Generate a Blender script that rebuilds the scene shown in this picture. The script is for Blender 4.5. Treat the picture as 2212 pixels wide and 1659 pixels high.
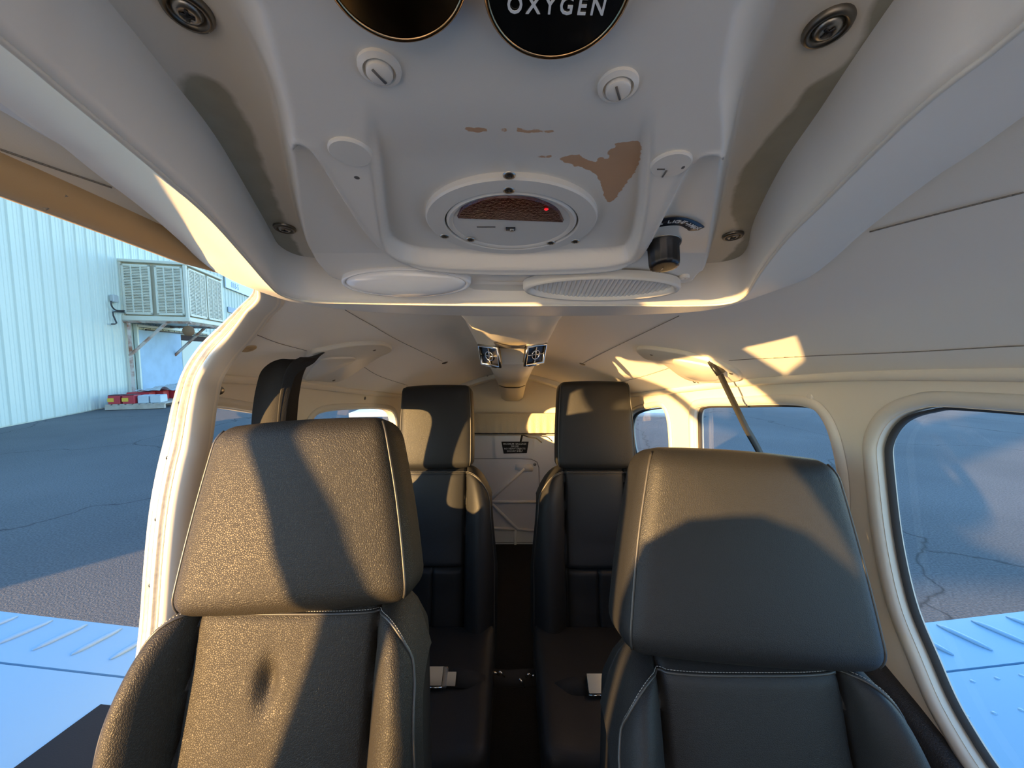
import bpy, bmesh, math, random
import numpy as np
from mathutils import Vector, Matrix
from mathutils.geometry import delaunay_2d_cdt
random.seed(4)
R = math.radians
for o in list(bpy.data.objects): bpy.data.objects.remove(o)
scene = bpy.context.scene
COL = scene.collection

# ------------------------------------------------------------------ camera, sky, sun, exposure
H = 1.75                 # camera height above the apron
FPX = 830.0              # focal length in pixels of the 2212 x 1659 frame
PIT = R(4.5)             # camera looks aft, slightly down
cam = bpy.data.cameras.new('camera'); cam.sensor_width = 36.0
cam.lens = FPX / 2212.0 * 36.0; cam.clip_start = 0.005; cam.clip_end = 500
camo = bpy.data.objects.new('camera', cam); COL.objects.link(camo)
camo.location = (0, 0, H); camo.rotation_euler = (R(90) - PIT, 0, 0)
scene.camera = camo

SUN_AZ, SUN_EL = R(43.0), R(5.3)     # low evening sun ahead of the aircraft, on its door side
wd = bpy.data.worlds.new('sky'); scene.world = wd; wd.use_nodes = True
nt = wd.node_tree; nt.nodes.clear()
sky = nt.nodes.new('ShaderNodeTexSky'); sky.sky_type = 'NISHITA'; sky.sun_disc = False
sky.sun_elevation = R(14); sky.sun_rotation = math.pi + SUN_AZ
sky.air_density = 1.0; sky.dust_density = 0.1; sky.ozone_density = 2.5
bg = nt.nodes.new('ShaderNodeBackground'); bg.inputs['Strength'].default_value = 0.50
wo = nt.nodes.new('ShaderNodeOutputWorld')
hs = nt.nodes.new('ShaderNodeHueSaturation'); hs.inputs['Saturation'].default_value = 1.12
nt.links.new(sky.outputs[0], hs.inputs['Color']); nt.links.new(hs.outputs[0], bg.inputs[0]); nt.links.new(bg.outputs[0], wo.inputs[0])
sl = bpy.data.lights.new('sun', 'SUN'); sl.energy = 14.5; sl.angle = R(0.6); sl.color = (1.0, 0.60, 0.23)
so = bpy.data.objects.new('sun', sl); COL.objects.link(so)
so.rotation_euler = Vector((math.sin(SUN_AZ)*math.cos(SUN_EL), math.cos(SUN_AZ)*math.cos(SUN_EL), -math.sin(SUN_EL))).to_track_quat('-Z', 'Y').to_euler()
so.location = (-20, -22, 6)
vs = scene.view_settings
vs.view_transform = 'Standard'; vs.look = 'None'; vs.exposure = 0.6; vs.gamma = 1.0; vs.use_curve_mapping = False

# ------------------------------------------------------------------ materials
MATS = {}
def mat(name, col, rough=0.5, metal=0.0, spec=0.5, bump=None, mottle=None, sheen=0.0, coat=0.0, trans=0.0):
    """bump = (kind, scale, strength, distance); mottle = (scale, amount, other colour)"""
    if name in MATS: return MATS[name]
    m = bpy.data.materials.new(name); m.use_nodes = True
    n = m.node_tree.nodes; L = m.node_tree.links
    b = n['Principled BSDF']
    b.inputs['Base Color'].default_value = (*col, 1); b.inputs['Roughness'].default_value = rough
    b.inputs['Metallic'].default_value = metal; b.inputs['Specular IOR Level'].default_value = spec
    if sheen: b.inputs['Sheen Weight'].default_value = sheen
    if coat: b.inputs['Coat Weight'].default_value = coat; b.inputs['Coat Roughness'].default_value = 0.08
    if trans: b.inputs['Transmission Weight'].default_value = trans
    tc = n.new('ShaderNodeTexCoord')
    if mottle:
        t = n.new('ShaderNodeTexNoise'); t.inputs['Scale'].default_value = mottle[0]; t.inputs['Detail'].default_value = 6
        L.new(tc.outputs['Object'], t.inputs['Vector'])
        r = n.new('ShaderNodeValToRGB'); r.color_ramp.elements[0].position = .42; r.color_ramp.elements[1].position = .68
        L.new(t.outputs['Fac'], r.inputs[0])
        mm = n.new('ShaderNodeMath'); mm.operation = 'MULTIPLY'; mm.inputs[1].default_value = mottle[1]
        L.new(r.outputs[0], mm.inputs[0])
        x = n.new('ShaderNodeMix'); x.data_type = 'RGBA'
        x.inputs[6].default_value = (*col, 1); x.inputs[7].default_value = (*mottle[2], 1)
        L.new(mm.outputs[0], x.inputs[0]); L.new(x.outputs[2], b.inputs['Base Color'])
    if bump:
        kind, sc, st, di = bump
        bp = n.new('ShaderNodeBump'); bp.inputs['Strength'].default_value = st; bp.inputs['Distance'].default_value = di
        if kind == 'noise':
            t = n.new('ShaderNodeTexNoise'); t.inputs['Scale'].default_value = sc; t.inputs['Detail'].default_value = 4
            L.new(tc.outputs['Object'], t.inputs['Vector']); L.new(t.outputs['Fac'], bp.inputs['Height'])
        else:   # leather grain: cells plus broad creases
            t = n.new('ShaderNodeTexVoronoi'); t.feature = 'DISTANCE_TO_EDGE'; t.inputs['Scale'].default_value = sc
            t2 = n.new('ShaderNodeTexNoise'); t2.inputs['Scale'].default_value = sc*.16; t2.inputs['Detail'].default_value = 5
            t2.inputs['Distortion'].default_value = 1.2
            L.new(tc.outputs['Object'], t.inputs['Vector']); L.new(tc.outputs['Object'], t2.inputs['Vector'])
            mr = n.new('ShaderNodeMapRange'); mr.inputs[1].default_value = 0; mr.inputs[2].default_value = .18
            L.new(t.outputs['Distance'], mr.inputs[0])
            a = n.new('ShaderNodeMath'); a.operation = 'MULTIPLY_ADD'; a.inputs[1].default_value = 1.2
            L.new(t2.outputs['Fac'], a.inputs[0]); L.new(mr.outputs[0], a.inputs[2])
            L.new(a.outputs[0], bp.inputs['Height'])
        L.new(bp.outputs[0], b.inputs['Normal'])
    MATS[name] = m
    return m

LEATHER = mat('black leather', (.018,.018,.0185), .47, spec=.30, bump=('leather', 480, .30, .0006))
LEATHER_WORN = mat('worn black leather', (.024,.0205,.016), .50, spec=.26, bump=('leather', 360, .42, .0009))
THREAD = mat('shine-toned seam thread', (.30,.29,.27), .7)  # made pale to carry the shine of the stitches in its colour
PIPING = mat('black leather piping', (.04,.038,.036), .38)
LINER = mat('cream headliner cloth', (.88,.81,.68), .92, sheen=.15, bump=('noise', 900, .15, .0006))
CREAM = mat('cream moulded plastic', (.79,.725,.60), .45, bump=('noise', 700, .06, .0005))
CREAM_LIGHT = mat('pale cream trim plastic', (.68,.64,.55), .4, bump=('noise', 500, .05, .0005))
TANROLL = mat('tan padded edging', (.50,.34,.17), .75, bump=('noise', 300, .15, .001))
WHITEPANEL = mat('off white panel', (.84,.83,.80), .5)
BLACKP = mat('black plastic', (.010,.010,.011), .35)
BLACKDULL = mat('dull black webbing', (.010,.0095,.009), .85, bump=('noise', 500, .4, .0008))
CARPET = mat('black carpet', (.008,.008,.009), .95, bump=('noise', 250, .6, .004))
RUBBER = mat('dark rubber seal', (.035,.032,.030), .8)
CHROME = mat('chrome', (.72,.70,.66), .14, 1.0)
STEEL = mat('brushed steel', (.42,.40,.36), .35, 1.0)
DARKSTEEL = mat('tarnished screw steel', (.20,.18,.15), .38, 1.0)
ALU = mat('scuffed white aluminium strip', (.66,.65,.62), .30, .45, mottle=(160, .7, (.45,.46,.47)), bump=('noise', 120, .15, .001))
BRONZE = mat('dark bronze mirror cap', (.36,.26,.15), .16, 1.0)
WHITELET = mat('white lettering', (.75,.75,.72), .6)
REDLENS = mat('red ribbed lens', (.055,.002,.003), .22, coat=.25, bump=('noise', 500, .5, .002))
LENS = mat('frosted clear lens', (.78,.77,.74), .16, spec=.6, coat=.5)
RIBLENS = mat('ribbed light lens', (.74,.72,.66), .3)
TAN = mat('bare tan primer', (.55,.30,.17), .7)
GLASS = None
def glass_mat():
    m = bpy.data.materials.new('acrylic window pane'); m.use_nodes = True
    n = m.node_tree.nodes; L = m.node_tree.links; n.clear()
    t = n.new('ShaderNodeBsdfTransparent'); t.inputs[0].default_value = (.95,.97,.97,1)
    g = n.new('ShaderNodeBsdfGlossy'); g.inputs['Roughness'].default_value = .03
    lw = n.new('ShaderNodeLayerWeight'); pw_ = n.new('ShaderNodeMath'); pw_.operation = 'POWER'; pw_.inputs[1].default_value = 4.0
    L.new(lw.outputs['Facing'], pw_.inputs[0]); f = n.new('ShaderNodeMath'); f.operation = 'MULTIPLY_ADD'; f.inputs[1].default_value = .55; f.inputs[2].default_value = .03; L.new(pw_.outputs[0], f.inputs[0])
    x = n.new('ShaderNodeMixShader'); o = n.new('ShaderNodeOutputMaterial')
    L.new(f.outputs[0], x.inputs[0]); L.new(t.outputs[0], x.inputs[1]); L.new(g.outputs[0], x.inputs[2]); L.new(x.outputs[0], o.inputs[0])
    return m
GLASS = glass_mat()

# ------------------------------------------------------------------ helpers
ORG = {}
def P(p): return Vector((p[0], p[1], p[2] + H))          # cabin coordinates (camera = origin) to world
def tag(o, label=None, cat=None, group=None, kind=None):
    if label: o['label'] = label
    if cat: o['category'] = cat
    if group: o['group'] = group
    if kind: o['kind'] = kind
    return o
def thing(name, base, label, cat, group=None, kind=None):
    e = bpy.data.objects.new(name, None); COL.objects.link(e); e.empty_display_size = .05
    w = P(base); e.location = w; ORG[e.name] = w
    return tag(e, label, cat, group, kind)
def obj(name, vf, material, parent=None, smooth=True, world=False, angle=None):
    """one mesh object from (verts, faces) in cabin coordinates"""
    v, f = vf
    v = [Vector(p) if world else P(p) for p in v]
    if parent is not None: o0 = ORG[parent.name]
    else:
        a = np.array([tuple(p) for p in v]); o0 = Vector(((a[:,0].min()+a[:,0].max())/2, (a[:,1].min()+a[:,1].max())/2, a[:,2].min()))
    me = bpy.data.meshes.new(name)
    me.from_pydata([p - o0 for p in v], [], f); me.update()
    bm = bmesh.new(); bm.from_mesh(me); bmesh.ops.recalc_face_normals(bm, faces=bm.faces)
    if angle is not None:
        for e in bm.edges:
            if len(e.link_faces) == 2 and e.calc_face_angle(0) > R(angle): e.smooth = False
    bm.to_mesh(me); bm.free()
    me.materials.append(material)
    if smooth:
        me.polygons.foreach_set('use_smooth', [True]*len(me.polygons))
    o = bpy.data.objects.new(name, me); COL.objects.link(o)
    if parent is not None:
        o.parent = parent; ORG[o.name] = o0
    else:
        o.location = o0; ORG[o.name] = o0
    return o
def join(*vfs):
    V, F = [], []
    for v, f in vfs:
        n = len(V); V += [tuple(p) for p in v]; F += [tuple(i+n for i in q) for q in f]
    return V, F
def xf(vf, M): return [tuple(M @ Vector(p)) for p in vf[0]], vf[1]
def frame(o, z, x=(1,0,0)):
    z = Vector(z).normalized(); x = Vector(x); x = (x - z*x.dot(z)).normalized(); y = z.cross(x)
    M = Matrix.Identity(4)
    for i in range(3): M[i][0], M[i][1], M[i][2], M[i][3] = x[i], y[i], z[i], o[i]
    return M
def box(sx, sy, sz, c=(0,0,0), b=0.0):
    """box with chamfered vertical and horizontal edges"""
    if b <= 0:
        v = [(c[0]+x*sx/2, c[1]+y*sy/2, c[2]+z*sz/2) for x in (-1,1) for y in (-1,1) for z in (-1,1)]
        return v, [(0,1,3,2),(4,6,7,5),(0,4,5,1),(2,3,7,6),(0,2,6,4),(1,5,7,3)]
    v, f = [], []
    def ring(kx, ky, z): 
        hx, hy = sx/2-kx, sy/2-ky
        pts = [(hx-b,hy),(hx,hy-b),(hx,-hy+b),(hx-b,-hy),(-hx+b,-hy),(-hx,-hy+b),(-hx,hy-b),(-hx+b,hy)]
        return [(c[0]+p[0], c[1]+p[1], c[2]+z) for p in pts]
    for k, z in ((b*.8,-sz/2),(0,-sz/2+b),(0,sz/2-b),(b*.8,sz/2)): v += ring(k, k, z)
    for i in range(3):
        for j in range(8): f.append((i*8+j, i*8+(j+1)%8, (i+1)*8+(j+1)%8, (i+1)*8+j))
    f.append(tuple(range(7,-1,-1))); f.append(tuple(range(24,32)))
    return v, f
def lathe(prof, n=32, sx=1.0, sy=1.0):
    """profile [(r, z)] about z; r = 0 closes"""
    v, f, rings = [], [], []
    for r, z in prof:
        if r <= 1e-9: v.append((0,0,z)); rings.append([len(v)-1])
        else:
            s = len(v); v += [(r*math.cos(2*math.pi*i/n)*sx, r*math.sin(2*math.pi*i/n)*sy, z) for i in range(n)]; rings.append(list(range(s, s+n)))
    for a, b in zip(rings, rings[1:]):
        for i in range(n):
            j = (i+1) % n
            if len(a) == 1 and len(b) == 1: continue
            if len(a) == 1: f.append((a[0], b[i], b[j]))
            elif len(b) == 1: f.append((a[i], b[0], a[j]))
            else: f.append((a[i], b[i], b[j], a[j]))
    return v, f
def tube(path, r, n=8, closed=False, sx=1.0):
    pts = [Vector(p) for p in path]; m = len(pts); v, f = [], []
    nrm = None
    for i, p in enumerate(pts):
        a = pts[(i-1) % m] if (closed or i > 0) else p
        b = pts[(i+1) % m] if (closed or i < m-1) else p
        t = (b-a).normalized()
        if nrm is None:
            nrm = Vector((0,0,1)) if abs(t.z) < .9 else Vector((1,0,0))
        nrm = (nrm - t*nrm.dot(t)).normalized(); bn = t.cross(nrm)
        rr = r[i] if hasattr(r, '__len__') else r
        for k in range(n):
            w = 2*math.pi*k/n
            v.append(tuple(p + nrm*(rr*math.cos(w)) + bn*(rr*sx*math.sin(w))))
    for i in range(m if closed else m-1):
        for k in range(n):
            f.append((i*n+k, i*n+(k+1)%n, ((i+1)%m)*n+(k+1)%n, ((i+1)%m)*n+k))
    if not closed:
        f.append(tuple(range(n-1,-1,-1))); f.append(tuple(range((m-1)*n, m*n)))
    return v, f
def strip(loops, closed=False):
    """bridge equal-length point loops"""
    m = len(loops[0]); v = [tuple(p) for l in loops for p in l]; f = []
    for i in range(len(loops)-1):
        for k in range(m if closed else m-1):
            f.append((i*m+k, i*m+(k+1)%m, (i+1)*m+(k+1)%m, (i+1)*m+k))
    return v, f
def ribbon(path, wid, th=.0012):
    """flat strap: path points with a width vector each"""
    L1 = []; v = []
    n = len(path)
    for i, p in enumerate(path):
        p = Vector(p); w = Vector(wid[i] if isinstance(wid[0], (tuple, list, Vector)) else wid)
        t = (Vector(path[min(i+1, n-1)]) - Vector(path[max(i-1, 0)])).normalized()
        nn = t.cross(w).normalized()*th
        L1.append([p-w-nn, p+w-nn, p+w+nn, p-w+nn])
    V, F = strip(L1, True)
    F += [(3,2,1,0), tuple(range(len(V)-4, len(V)))]
    return V, F
def catmull(pts, n=6, closed=False):
    pts = [Vector(p) for p in pts]; m = len(pts); out = []
    for i in range(m if closed else m-1):
        p1, p2 = pts[i], pts[(i+1) % m]
        p0 = pts[(i-1) % m] if (closed or i > 0) else p1*2-p2
        p3 = pts[(i+2) % m] if (closed or i < m-2) else p2*2-p1
        for k in range(n):
            t = k/n
            out.append(.5*((2*p1)+(p2-p0)*t+(2*p0-5*p1+4*p2-p3)*t*t+(3*p1-p0-3*p2+p3)*t**3))
    if not closed: out.append(pts[-1])
    return out
def resample(pts, n):
    a = np.array([tuple(p) for p in pts]); d = np.r_[0, np.cumsum(np.linalg.norm(np.diff(a, axis=0), axis=1))]
    s = np.linspace(0, d[-1], n)
    return [Vector([np.interp(x, d, a[:,k]) for k in range(a.shape[1])]) for x in s]
def text_mesh(body, size, extrude=.0002, align='CENTER', space=1.0):
    c = bpy.data.curves.new('t', 'FONT'); c.body = body; c.size = size; c.extrude = extrude
    c.align_x = align; c.align_y = 'CENTER'; c.space_character = space; c.resolution_u = 3; c.offset = size*.012
    o = bpy.data.objects.new('t', c); COL.objects.link(o)
    dg = bpy.context.evaluated_depsgraph_get(); me = o.evaluated_get(dg).to_mesh()
    v = [tuple(p.co) for p in me.vertices]; f = [tuple(p.vertices) for p in me.polygons]
    o.evaluated_get(dg).to_mesh_clear(); bpy.data.objects.remove(o); bpy.data.curves.remove(c)
    return v, f
def screw_vf(r, h=None, kind='cross'):
    """domed screw head with a recessed drive, axis +z"""
    h = h or r*.45
    return lathe([(r,0),(r,h*.25),(r*.9,h*.6),(r*.62,h*.95),(r*.30,h),(r*.26,h*.35),(0,h*.3)], 16)
def cross_vf(r, z):
    return join(box(r*1.0, r*.24, r*.1, (0,0,z)), box(r*.24, r*1.0, r*.1, (0,0,z)))
def copy_tree(root, loc=None, rot=None):
    r = root.copy(); COL.objects.link(r)
    if loc is not None: r.location = loc
    for ch in root.children:
        c = ch.copy(); COL.objects.link(c); c.parent = r
        for g in ch.children:
            d = g.copy(); COL.objects.link(d); d.parent = c
    return r
def smooth01(t): 
    t = np.clip(t, 0, 1); return t*t*(3-2*t)
def sdf(poly, X, Y):
    """signed distance (negative inside) of points to a closed polygon"""
    p = np.array([(q[0], q[1]) for q in poly]); d = np.full(X.shape, 1e9); ins = np.zeros(X.shape, bool)
    for (ax, ay), (bx, by) in zip(p, np.roll(p, -1, 0)):
        ex, ey = bx-ax, by-ay; L2 = ex*ex+ey*ey+1e-18
        t = np.clip(((X-ax)*ex+(Y-ay)*ey)/L2, 0, 1)
        d = np.minimum(d, np.hypot(X-ax-t*ex, Y-ay-t*ey))
        c = ((ay > Y) != (by > Y)) & (X < (bx-ax)*(Y-ay)/(by-ay+1e-18)+ax)
        ins ^= c
    return np.where(ins, -d, d)

# ------------------------------------------------------------------ reading positions off the photograph (for layout only)
def ray(x, y):
    u = (x-1106)/FPX; v = (829.5-y)/FPX
    Y = math.cos(PIT)+v*math.sin(PIT); Z = v*math.cos(PIT)-math.sin(PIT)
    return u/Y, Z/Y
def at(x, y, Y): a, r = ray(x, y); return Vector((a*Y, Y, r*Y))

# cabin cross sections: crest height, half width and side rail height along the cabin
_Y = np.linspace(-1.2, 3.2, 441)
def _sm(a, k=25):
    p = np.pad(a, k, mode='reflect', reflect_type='odd'); return np.convolve(p, np.ones(2*k+1)/(2*k+1), 'valid')
_C = _sm(np.interp(_Y, [-1.2,-.1,.3,.95,1.4,2.2,3.2], [.18,.215,.20,.10,.03,-.108,-.28]))
_W = _sm(np.interp(_Y, [-1.2,0,.45,.86,1.44,2.2,3.2], [.55,.605,.60,.575,.53,.455,.36]))
_R = _sm(np.interp(_Y, [-1.2,.45,.86,1.44,2.0,3.2], [.0,-.018,-.055,-.149,-.225,-.38]))
crest = lambda Y: float(np.interp(Y, _Y, _C))
halfw = lambda Y: float(np.interp(Y, _Y, _W))
rail = lambda Y: float(np.interp(Y, _Y, _R))
def ceil_z(X, Y):
    return rail(Y)+(crest(Y)-rail(Y))*(1-min(1, abs(X)/halfw(Y))**1.7)
def ceil_hit(x, y):
    a, r = ray(x, y); lo = .1
    for i in range(1, 1200):
        Y = .1+i*.0025
        if r*Y > ceil_z(a*Y, Y) or abs(a*Y) > halfw(Y): break
    return Vector((a*Y, Y, ceil_z(a*Y, Y)))
def ceil_n(X, Y):
    e = .004
    n = Vector(((ceil_z(X+e,Y)-ceil_z(X-e,Y))/(2*e), (ceil_z(X,Y+e)-ceil_z(X,Y-e))/(2*e), -1)); return n.normalized()   # points into the cabin
def wall_x(Y, Z): return halfw(Y)+.035*(1-math.exp(-max(0, rail(Y)-Z)/.12))
def wall_hit(x, y):
    a, r = ray(x, y); Y = .8
    for _ in range(60): Y = .5*Y+.5*wall_x(Y, r*Y)/abs(a)
    return Vector((a*Y, Y, r*Y))
# ================================================================== THE CABIN SHELL
# door frame curve on the open side (aft edge of the door opening)
DOOR = [(-.340,.515,.098),(-.363,.548,.086),(-.400,.570,.068),(-.441,.588,.044),(-.498,.615,.012),(-.553,.645,-.030),(-.583,.657,-.080),(-.603,.660,-.140),
        (-.615,.652,-.200),(-.622,.640,-.270),(-.625,.626,-.360),(-.625,.610,-.460),(-.622,.585,-.560),(-.618,.555,-.680)]
DC = catmull(DOOR, 6)
def left_limit(Y):
    return float(np.interp(Y, [-1,.46,.53,.58,.61,.64,.67,.695,.715,.73], [-.328,-.326,-.326,-.37,-.41,-.455,-.505,-.55,-.575,-halfw(.73)])) if Y < .73 else -halfw(Y)
def ceiling_mesh():
    ys = list(np.linspace(-.04, .5, 22)) + list(np.linspace(.515, .75, 26)) + list(np.linspace(.77, 2.5, 70)); N = 64
    loops = []
    for Y in ys:
        a, b = left_limit(Y), halfw(Y)
        loops.append([(a+(b-a)*i/N, Y, ceil_z(a+(b-a)*i/N, Y)) for i in range(N+1)])
    return strip(loops)
ceiling = tag(obj('ceiling', ceiling_mesh(), LINER), 'cream cloth headliner curving over the cabin seats', 'ceiling', kind='structure')
def on_ceil(pix, lift=.0008, n=8):
    pts = [ceil_hit(*p) for p in pix]
    pts = catmull(pts, n) if len(pts) > 2 else pts
    return [Vector((p.x, p.y, ceil_z(p.x, p.y)))+ceil_n(p.x, p.y)*lift for p in pts]
SEAM = mat('headliner seam thread', (.25,.22,.18), .9)
seams = [[(2212,410),(2040,455),(1880,495)], [(1467,681),(1400,714),(1354,736),(1300,763),(1258,785)],
         [(0,315),(120,355),(240,400)], [(745,668),(800,700),(868,738),(955,780)],
         [(1575,778),(1740,768),(1950,758),(2212,745)], [(540,716),(600,740),(662,756)], [(775,785),(820,812),(880,832)],
         [(1330,828),(1390,812),(1445,794)]]
for s in seams:
    pts = on_ceil(s)
    V, F = [], []
    for i in range(len(pts)-1):
        a, b = pts[i], pts[i+1]
        V1 = tube([a, b], .0007, 5); V, F = join((V, F), V1)
    obj('seam', (V, F), SEAM, ceiling)
def plate_on_ceil(name, pix, th, material, parent, smooth_n=5, inset=.004):
    loop = catmull([ceil_hit(*p) for p in pix], smooth_n, True)
    c = sum((p for p in loop), Vector())/len(loop)
    def lay(k, h): 
        out = []
        for p in loop:
            d = (c-p); q = p + d.normalized()*min(k, d.length*.5)
            out.append(Vector((q.x, q.y, ceil_z(q.x, q.y)))+ceil_n(q.x, q.y)*h)
        return out
    L = [lay(0,-.004), lay(0, th*.5), lay(inset*.5, th*.9), lay(inset, th)]
    V, F = strip(L, True); n = len(loop); s = 3*n
    cc = Vector((c.x, c.y, ceil_z(c.x, c.y)))+ceil_n(c.x, c.y)*th
    V.append(tuple(cc))
    F += [(s+i, s+(i+1)%n, len(V)-1) for i in range(n)]
    return obj(name, (V, F), material, parent, angle=50)

# rolled edging of the header over the door opening
hp = [Vector((-.335, Y, ceil_z(-.335, Y)+.003)) for Y in np.linspace(-.04, .54, 48)]
header = obj('trim_1', tube(hp, [float(np.interp(p.y, [.40,.54], [.0175,.003])) for p in hp], 16), TANROLL); tag(header, 'tan padded roll along the top of the open doorway', 'trim', kind='structure')
obj('joint_line', tube([hp[26]+Vector((.004,0,-.0172)), hp[26]+Vector((.016,.004,-.006))], .0012, 5), SEAM, header)

# door frame: bright strip with beads, padded inner roll
def door_profile(prof):
    loops = []
    for i, p in enumerate(DC):
        t = (DC[min(i+1, len(DC)-1)]-DC[max(i-1, 0)]); t2 = Vector((t.x, 0, t.z)).normalized()
        nin = Vector((-t2.z, 0, t2.x));  nin = nin if nin.x > 0 else -nin
        nin = nin*float(np.interp(i, [0,10,24,44], [.34,.34,.66,1]))
        loops.append([p+nin*a+Vector((0, b, 0)) for a, b in prof])
    return strip(loops)
frame1 = tag(obj('trim_2', door_profile([(-.003,.035),(-.002,.004),(0,-.001),(.003,.000),(.005,-.004),(.008,-.004),(.0105,.002),(.013,.003),(.0155,-.003),(.0185,-.004),(.0215,-.003),(.024,.002),(.026,.003),(.0275,-.001),(.0295,-.002),(.031,.004)]), ALU, angle=40),
             'scuffed bright metal sealing strip around the open doorway', 'trim', kind='structure')
obj('padded_edge', door_profile([(.0305,.004),(.032,-.001),(.036,-.004),(.041,-.003),(.046,.002),(.050,.010),(.052,.020),(.052,.032),(.051,.045)]), CREAM_LIGHT, frame1)
obj('jamb', door_profile([(.0515,.032),(.052,.038),(.050,.046),(.040,.058),(.016,.070)]), CREAM, frame1)
sm, cm = screw_vf(.0034), cross_vf(.0034, .0014)
for px, py in ((490,707),(388,862),(353,987),(332,1119),(320,1264)):
    a, r = ray(px, py); best = min(range(len(DC)), key=lambda i: abs(DC[i].z/DC[i].y-r))
    p = DC[best]; t = DC[min(best+1, len(DC)-1)]-DC[max(best-1,0)]; t2 = Vector((t.x,0,t.z)).normalized(); nin = Vector((-t2.z,0,t2.x)); nin = nin if nin.x > 0 else -nin
    q = p+nin*(.0118*(.66+.34*min(1, max(0, (best-24)/20))))+Vector((0,.002,0))
    s = obj('screw', xf(sm, frame(q, (0,-1,0))), STEEL, frame1)
    obj('cross_slot', xf(cm, frame(q, (0,-1,0), (.8,0,.6))), BLACKP, s)

# side walls with window openings (outline in Y along the cabin, Z height)
WIN_R1 = [(.632,-.19),(.630,-.145),(.606,-.105),(.565,-.082),(.514,-.073),(.30,-.066),(.02,-.064),(-.10,-.075),(-.16,-.12),(-.19,-.35),(-.20,-.52),(-.15,-.585),(.0,-.60),(.30,-.595),(.44,-.575),(.512,-.525),(.556,-.46),(.590,-.397),(.617,-.30)]
WIN_2 = [(.703,-.25),(.716,-.172),(.735,-.125),(.765,-.108),(.84,-.112),(1.0,-.136),(1.14,-.157),(1.178,-.175),(1.192,-.22),(1.196,-.30),(1.192,-.44),(1.15,-.50),(.95,-.50),(.80,-.485),(.735,-.44),(.705,-.35)]
WIN_3 = [(1.355,-.28),(1.365,-.215),(1.40,-.197),(1.50,-.215),(1.60,-.24),(1.68,-.275),(1.72,-.34),(1.70,-.43),(1.62,-.48),(1.48,-.485),(1.39,-.47),(1.357,-.41)]
WIN_2L = [(.703+(a-.703)*.57, b) for a, b in WIN_2]
WIN_3L = [(1.70-(1.70-a)*1.82 if a < 1.7 else a, b+.02) for a, b in WIN_3]
def side_wall(side, y0, y1, wins, inset=0.0):
    T = 1.26
    outer = [Vector((y0, 0)), Vector((y1, 0)), Vector((y1, T)), Vector((y0, T))]
    pts, edges = [], []
    def add_loop(l):
        s = len(pts); pts.extend(l); edges.extend([(s+i, s+(i+1) % len(l)) for i in range(len(l))])
    n = 60
    bl = [Vector((y0+(y1-y0)*i/n, 0)) for i in range(n)] + [Vector((y1, T*i/20)) for i in range(20)] + [Vector((y1-(y1-y0)*i/n, T)) for i in range(n)] + [Vector((y0, T-T*i/20)) for i in range(20)]
    add_loop(bl); holes = []
    for w in wins:
        c = catmull([(a, b, 0) for a, b in w], 5, True)
        l = [Vector((p.x, rail(p.x)-p.y)) for p in c]; holes.append(l); add_loop(l)
    def inside(l, q):
        r = False
        for a, b in zip(l, l[1:]+l[:1]):
            if (a.y > q.y) != (b.y > q.y) and q.x < (b.x-a.x)*(q.y-a.y)/(b.y-a.y)+a.x: r = not r
        return r
    for i in range(1, n):
        for j in range(1, 36):
            q = Vector((y0+(y1-y0)*i/n, T*(j/36)**1.3))
            if any(min((q-p).length for p in h) < .012 or inside(h, q) for h in holes): continue
            pts.append(q)
    V, E, F, *_ = delaunay_2d_cdt(pts, edges, [], 1, 1e-5)
    F = [f for f in F if not any(inside(h, sum((V[i] for i in f), Vector((0,0)))/len(f)) for h in holes)]
    def m3(q):
        Z = rail(q.x)-q.y; return (side*(wall_x(q.x, Z)-inset), q.x, Z)
    return [m3(q) for q in V], F
wall_right = tag(obj('wall_right', side_wall(1, -.28, 2.5, [WIN_R1, WIN_2, WIN_3]), CREAM), 'cream plastic side wall with three window openings', 'wall', kind='structure')
wall_left = tag(obj('wall_left', side_wall(-1, .69, 2.5, [WIN_2L, WIN_3L], .0), CREAM), 'cream plastic side wall aft of the doorway', 'wall', kind='structure')
def window(n, side, w, label, seal=True):
    c = catmull([(a, b, 0) for a, b in w], 6, True)
    def lp(k, out):   # loop grown by k and moved outward by out
        m = Vector((sum(p.x for p in c)/len(c), sum(p.y for p in c)/len(c), 0)); r = []
        for i, p in enumerate(c):
            t = (c[(i+1) % len(c)]-c[i-1]).normalized(); nn = Vector((t.y, -t.x, 0))
            if nn.dot(p-m) < 0: nn = -nn
            q = p+nn*k; r.append(Vector((side*(wall_x(q.x, q.y)+out), q.x, q.y)))
        return r
    pane = lp(.004, .030); V, F = [tuple(p) for p in pane], []
    cc = sum(pane, Vector())/len(pane)
    V2 = [tuple(p+(cc-p)*.5) for p in pane]; nn = len(pane)
    V = V+V2+[tuple(cc)]
    F = [(i, (i+1) % nn, nn+(i+1) % nn, nn+i) for i in range(nn)]+[(nn+i, nn+(i+1) % nn, 2*nn) for i in range(nn)]
    g = tag(obj(f'window_{n}', (V, F), GLASS), label, 'window', kind='structure')
    obj('frame', strip([lp(.022,-.001), lp(.020,-.005), lp(.012,-.008), lp(.004,-.006), lp(.001,.000), lp(.002,.010)], True), CREAM_LIGHT, g)
    obj('reveal', strip([lp(.002,.008), lp(.003,.032)], True), CREAM_LIGHT, g)
    if seal: obj('rubber_seal', strip([lp(-.001,.012), lp(-.004,.014), lp(-.005,.022), lp(.001,.026)], True), RUBBER, g)
    return g
w1 = window(1, 1, WIN_R1, 'large rounded cabin window beside the right-hand front seat')
w2 = window(2, 1, WIN_2, 'rear cabin window behind the thin shoulder belt')
w3 = window(3, 1, WIN_3, 'small aftmost window beside the right-hand rear seat')
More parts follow.
